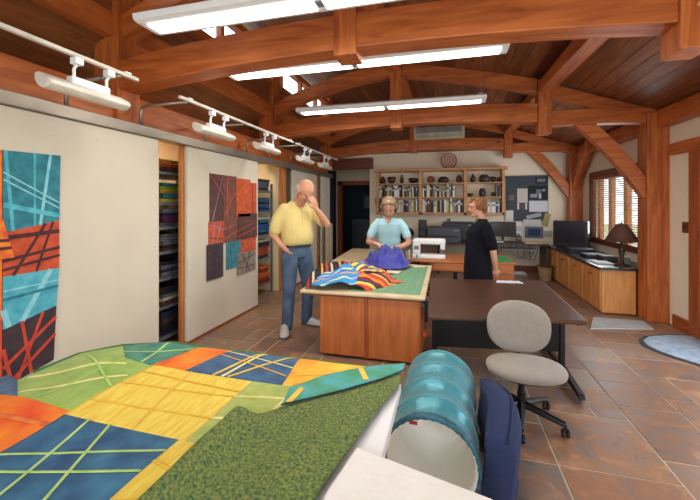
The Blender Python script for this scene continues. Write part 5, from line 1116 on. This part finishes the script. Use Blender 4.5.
limb(s_, [W(.10, .155, 1.225), W(.10, .22, 1.15), W(.10, .265, 1.04)], [.066, .064, .064]); limb(s_, [W(.10, -.155, 1.225), W(.10, -.22, 1.15), W(.10, -.265, 1.04)], [.066, .064, .064])
bodybuild(s_, 'shirt', bsm, wn, .009, 4)
MB().tube([W(.155, .07, 1.315), W(.215, .035, 1.25), W(.235, 0, 1.19), W(.215, -.035, 1.25), W(.155, -.07, 1.315)], .011, 8).build('collar', bsm, wn, smooth=True)
nk = MB().add([W(.185, .045, 1.305), W(.185, -.045, 1.305), W(.245, 0, 1.195)], [(0, 1, 2)]).build('neck_opening', skin, wn, solid=.006)
sk = MB(); 
sk.loft([ellring(W(0, 0, z), f, l, a, c_) for z, a, c_ in ((.70, .13, .18), (.85, .13, .18))])
for sg in (-1, 1): limb(sk, [W(0, sg*.09, .80), W(.02, sg*.10, .45), W(0, sg*.10, .10)], [.10, .075, .06])
bodybuild(sk, 'trousers', mat('khaki', (150, 140, 120), .9), wn, .012, 3)
for sg in (-1, 1): shoe(wn, W(-.08, sg*.10, 0), W(.16, sg*.11, 0), mat('brown_shoe', (90, 60, 44), .6), sol)
# --- woman in black
W, f, l = frame((.405, 4.80, 0), R(186))
wk = thing('person', 'auburn haired woman in black tunic standing in profile behind the brown table', 'person', (.405, 4.80, 0))
b = MB(); hc = W(.045, 0, 1.455); face = (f+l*.15+Vector((0, 0, -.12))).normalized(); Hm, Mm = head(b, hc, face, (0, 0, 1), 1.02)
limb(b, [W(-.02, 0, 1.27), W(.0, 0, 1.34), W(.02, 0, 1.40)], [.058, .050, .050])
for sg in (-1, 1):
    limb(b, [W(-.03, sg*.17, 1.23), W(-.075, sg*.215, 1.08), W(-.10, sg*.22, .95)], [.048, .045, .038]); limb(b, [W(-.10, sg*.22, .95), W(-.125, sg*.19, .82), W(-.145, sg*.14, .72)], [.040, .035, .026]); hand(b, W(-.145, sg*.14, .72), Vector((0, 0, -1))+l*-.3*sg-f*.1, l*-sg, sg, .35, 1.05)
b.loft([ellring(W(0, 0, z), f, l, a, c_) for z, a, c_ in ((.85, .10, .13), (1.05, .09, .13), (1.25, .06, .13))])
for sg in (-1, 1): limb(b, [W(0, sg*.08, .80), W(.01, sg*.09, .42), W(-.02, sg*.09, .07)], [.08, .055, .034])
bodybuild(b, 'body', skin, wk, .007); face_parts(wk, Hm, Mm, 1.02, hairb)
hr = MB(); hr.ell(Hm(-.030, 0, .048), (.100, .092, .080), 16, 12, Mm); hr.ell(Hm(-.075, 0, -.005), (.055, .080, .085), 12, 10, Mm)
for sg in (-1, 1): hr.ell(Hm(-.015, sg*.080, .015), (.058, .020, .050), 10, 8, Mm)
for k in range(5): hr.ell(Hm(.040-.035*k, .0, .112-.004*k), (.034, .05, .024), 8, 6, Mm)
hr.ell(Hm(.058, 0, .080), (.026, .05, .024), 8, 6, Mm); bodybuild(hr, 'hair', hairb, wk, .007, 2)
nvm = mat('black_tunic', (14, 15, 26), .9, var=.1, scale=5, bump=.25, bscale=8, spec=.2)
s_ = MB(); s_.loft([ellring(W(a0, 0, z), f, l, a, c_, sqr=.9) for z, a0, a, c_ in ((.50, .03, .175, .215), (.65, .03, .170, .21), (.80, .03, .165, .205), (.92, .03, .155, .19), (1.04, .03, .145, .175), (1.14, .025, .150, .18), (1.22, -.0, .115, .185), (1.28, -.015, .08, .14), (1.315, -.015, .06, .085))])
for sg in (-1, 1): limb(s_, [W(-.025, sg*.15, 1.225), W(-.06, sg*.20, 1.12), W(-.09, sg*.215, 1.0)], [.075, .070, .066])
bodybuild(s_, 'tunic', nvm, wk, .009, 4)
MB().tube([W(.045, .05, 1.31), W(.115, .015, 1.20), W(.135, 0, 1.12)], .004, 5).build('necklace', mat('pale_beads', (180, 180, 150), .4), wk)
for sg in (-1, 1): shoe(wk, W(-.09, sg*.09, 0), W(.14, sg*.10, 0), blackm, sol)
tr_ = MB()
for sg in (-1, 1): limb(tr_, [W(0, sg*.085, .60), W(.01, sg*.09, .35), W(-.02, sg*.09, .09)], [.085, .07, .06])
bodybuild(tr_, 'trousers', nvm, wk, .012, 3)
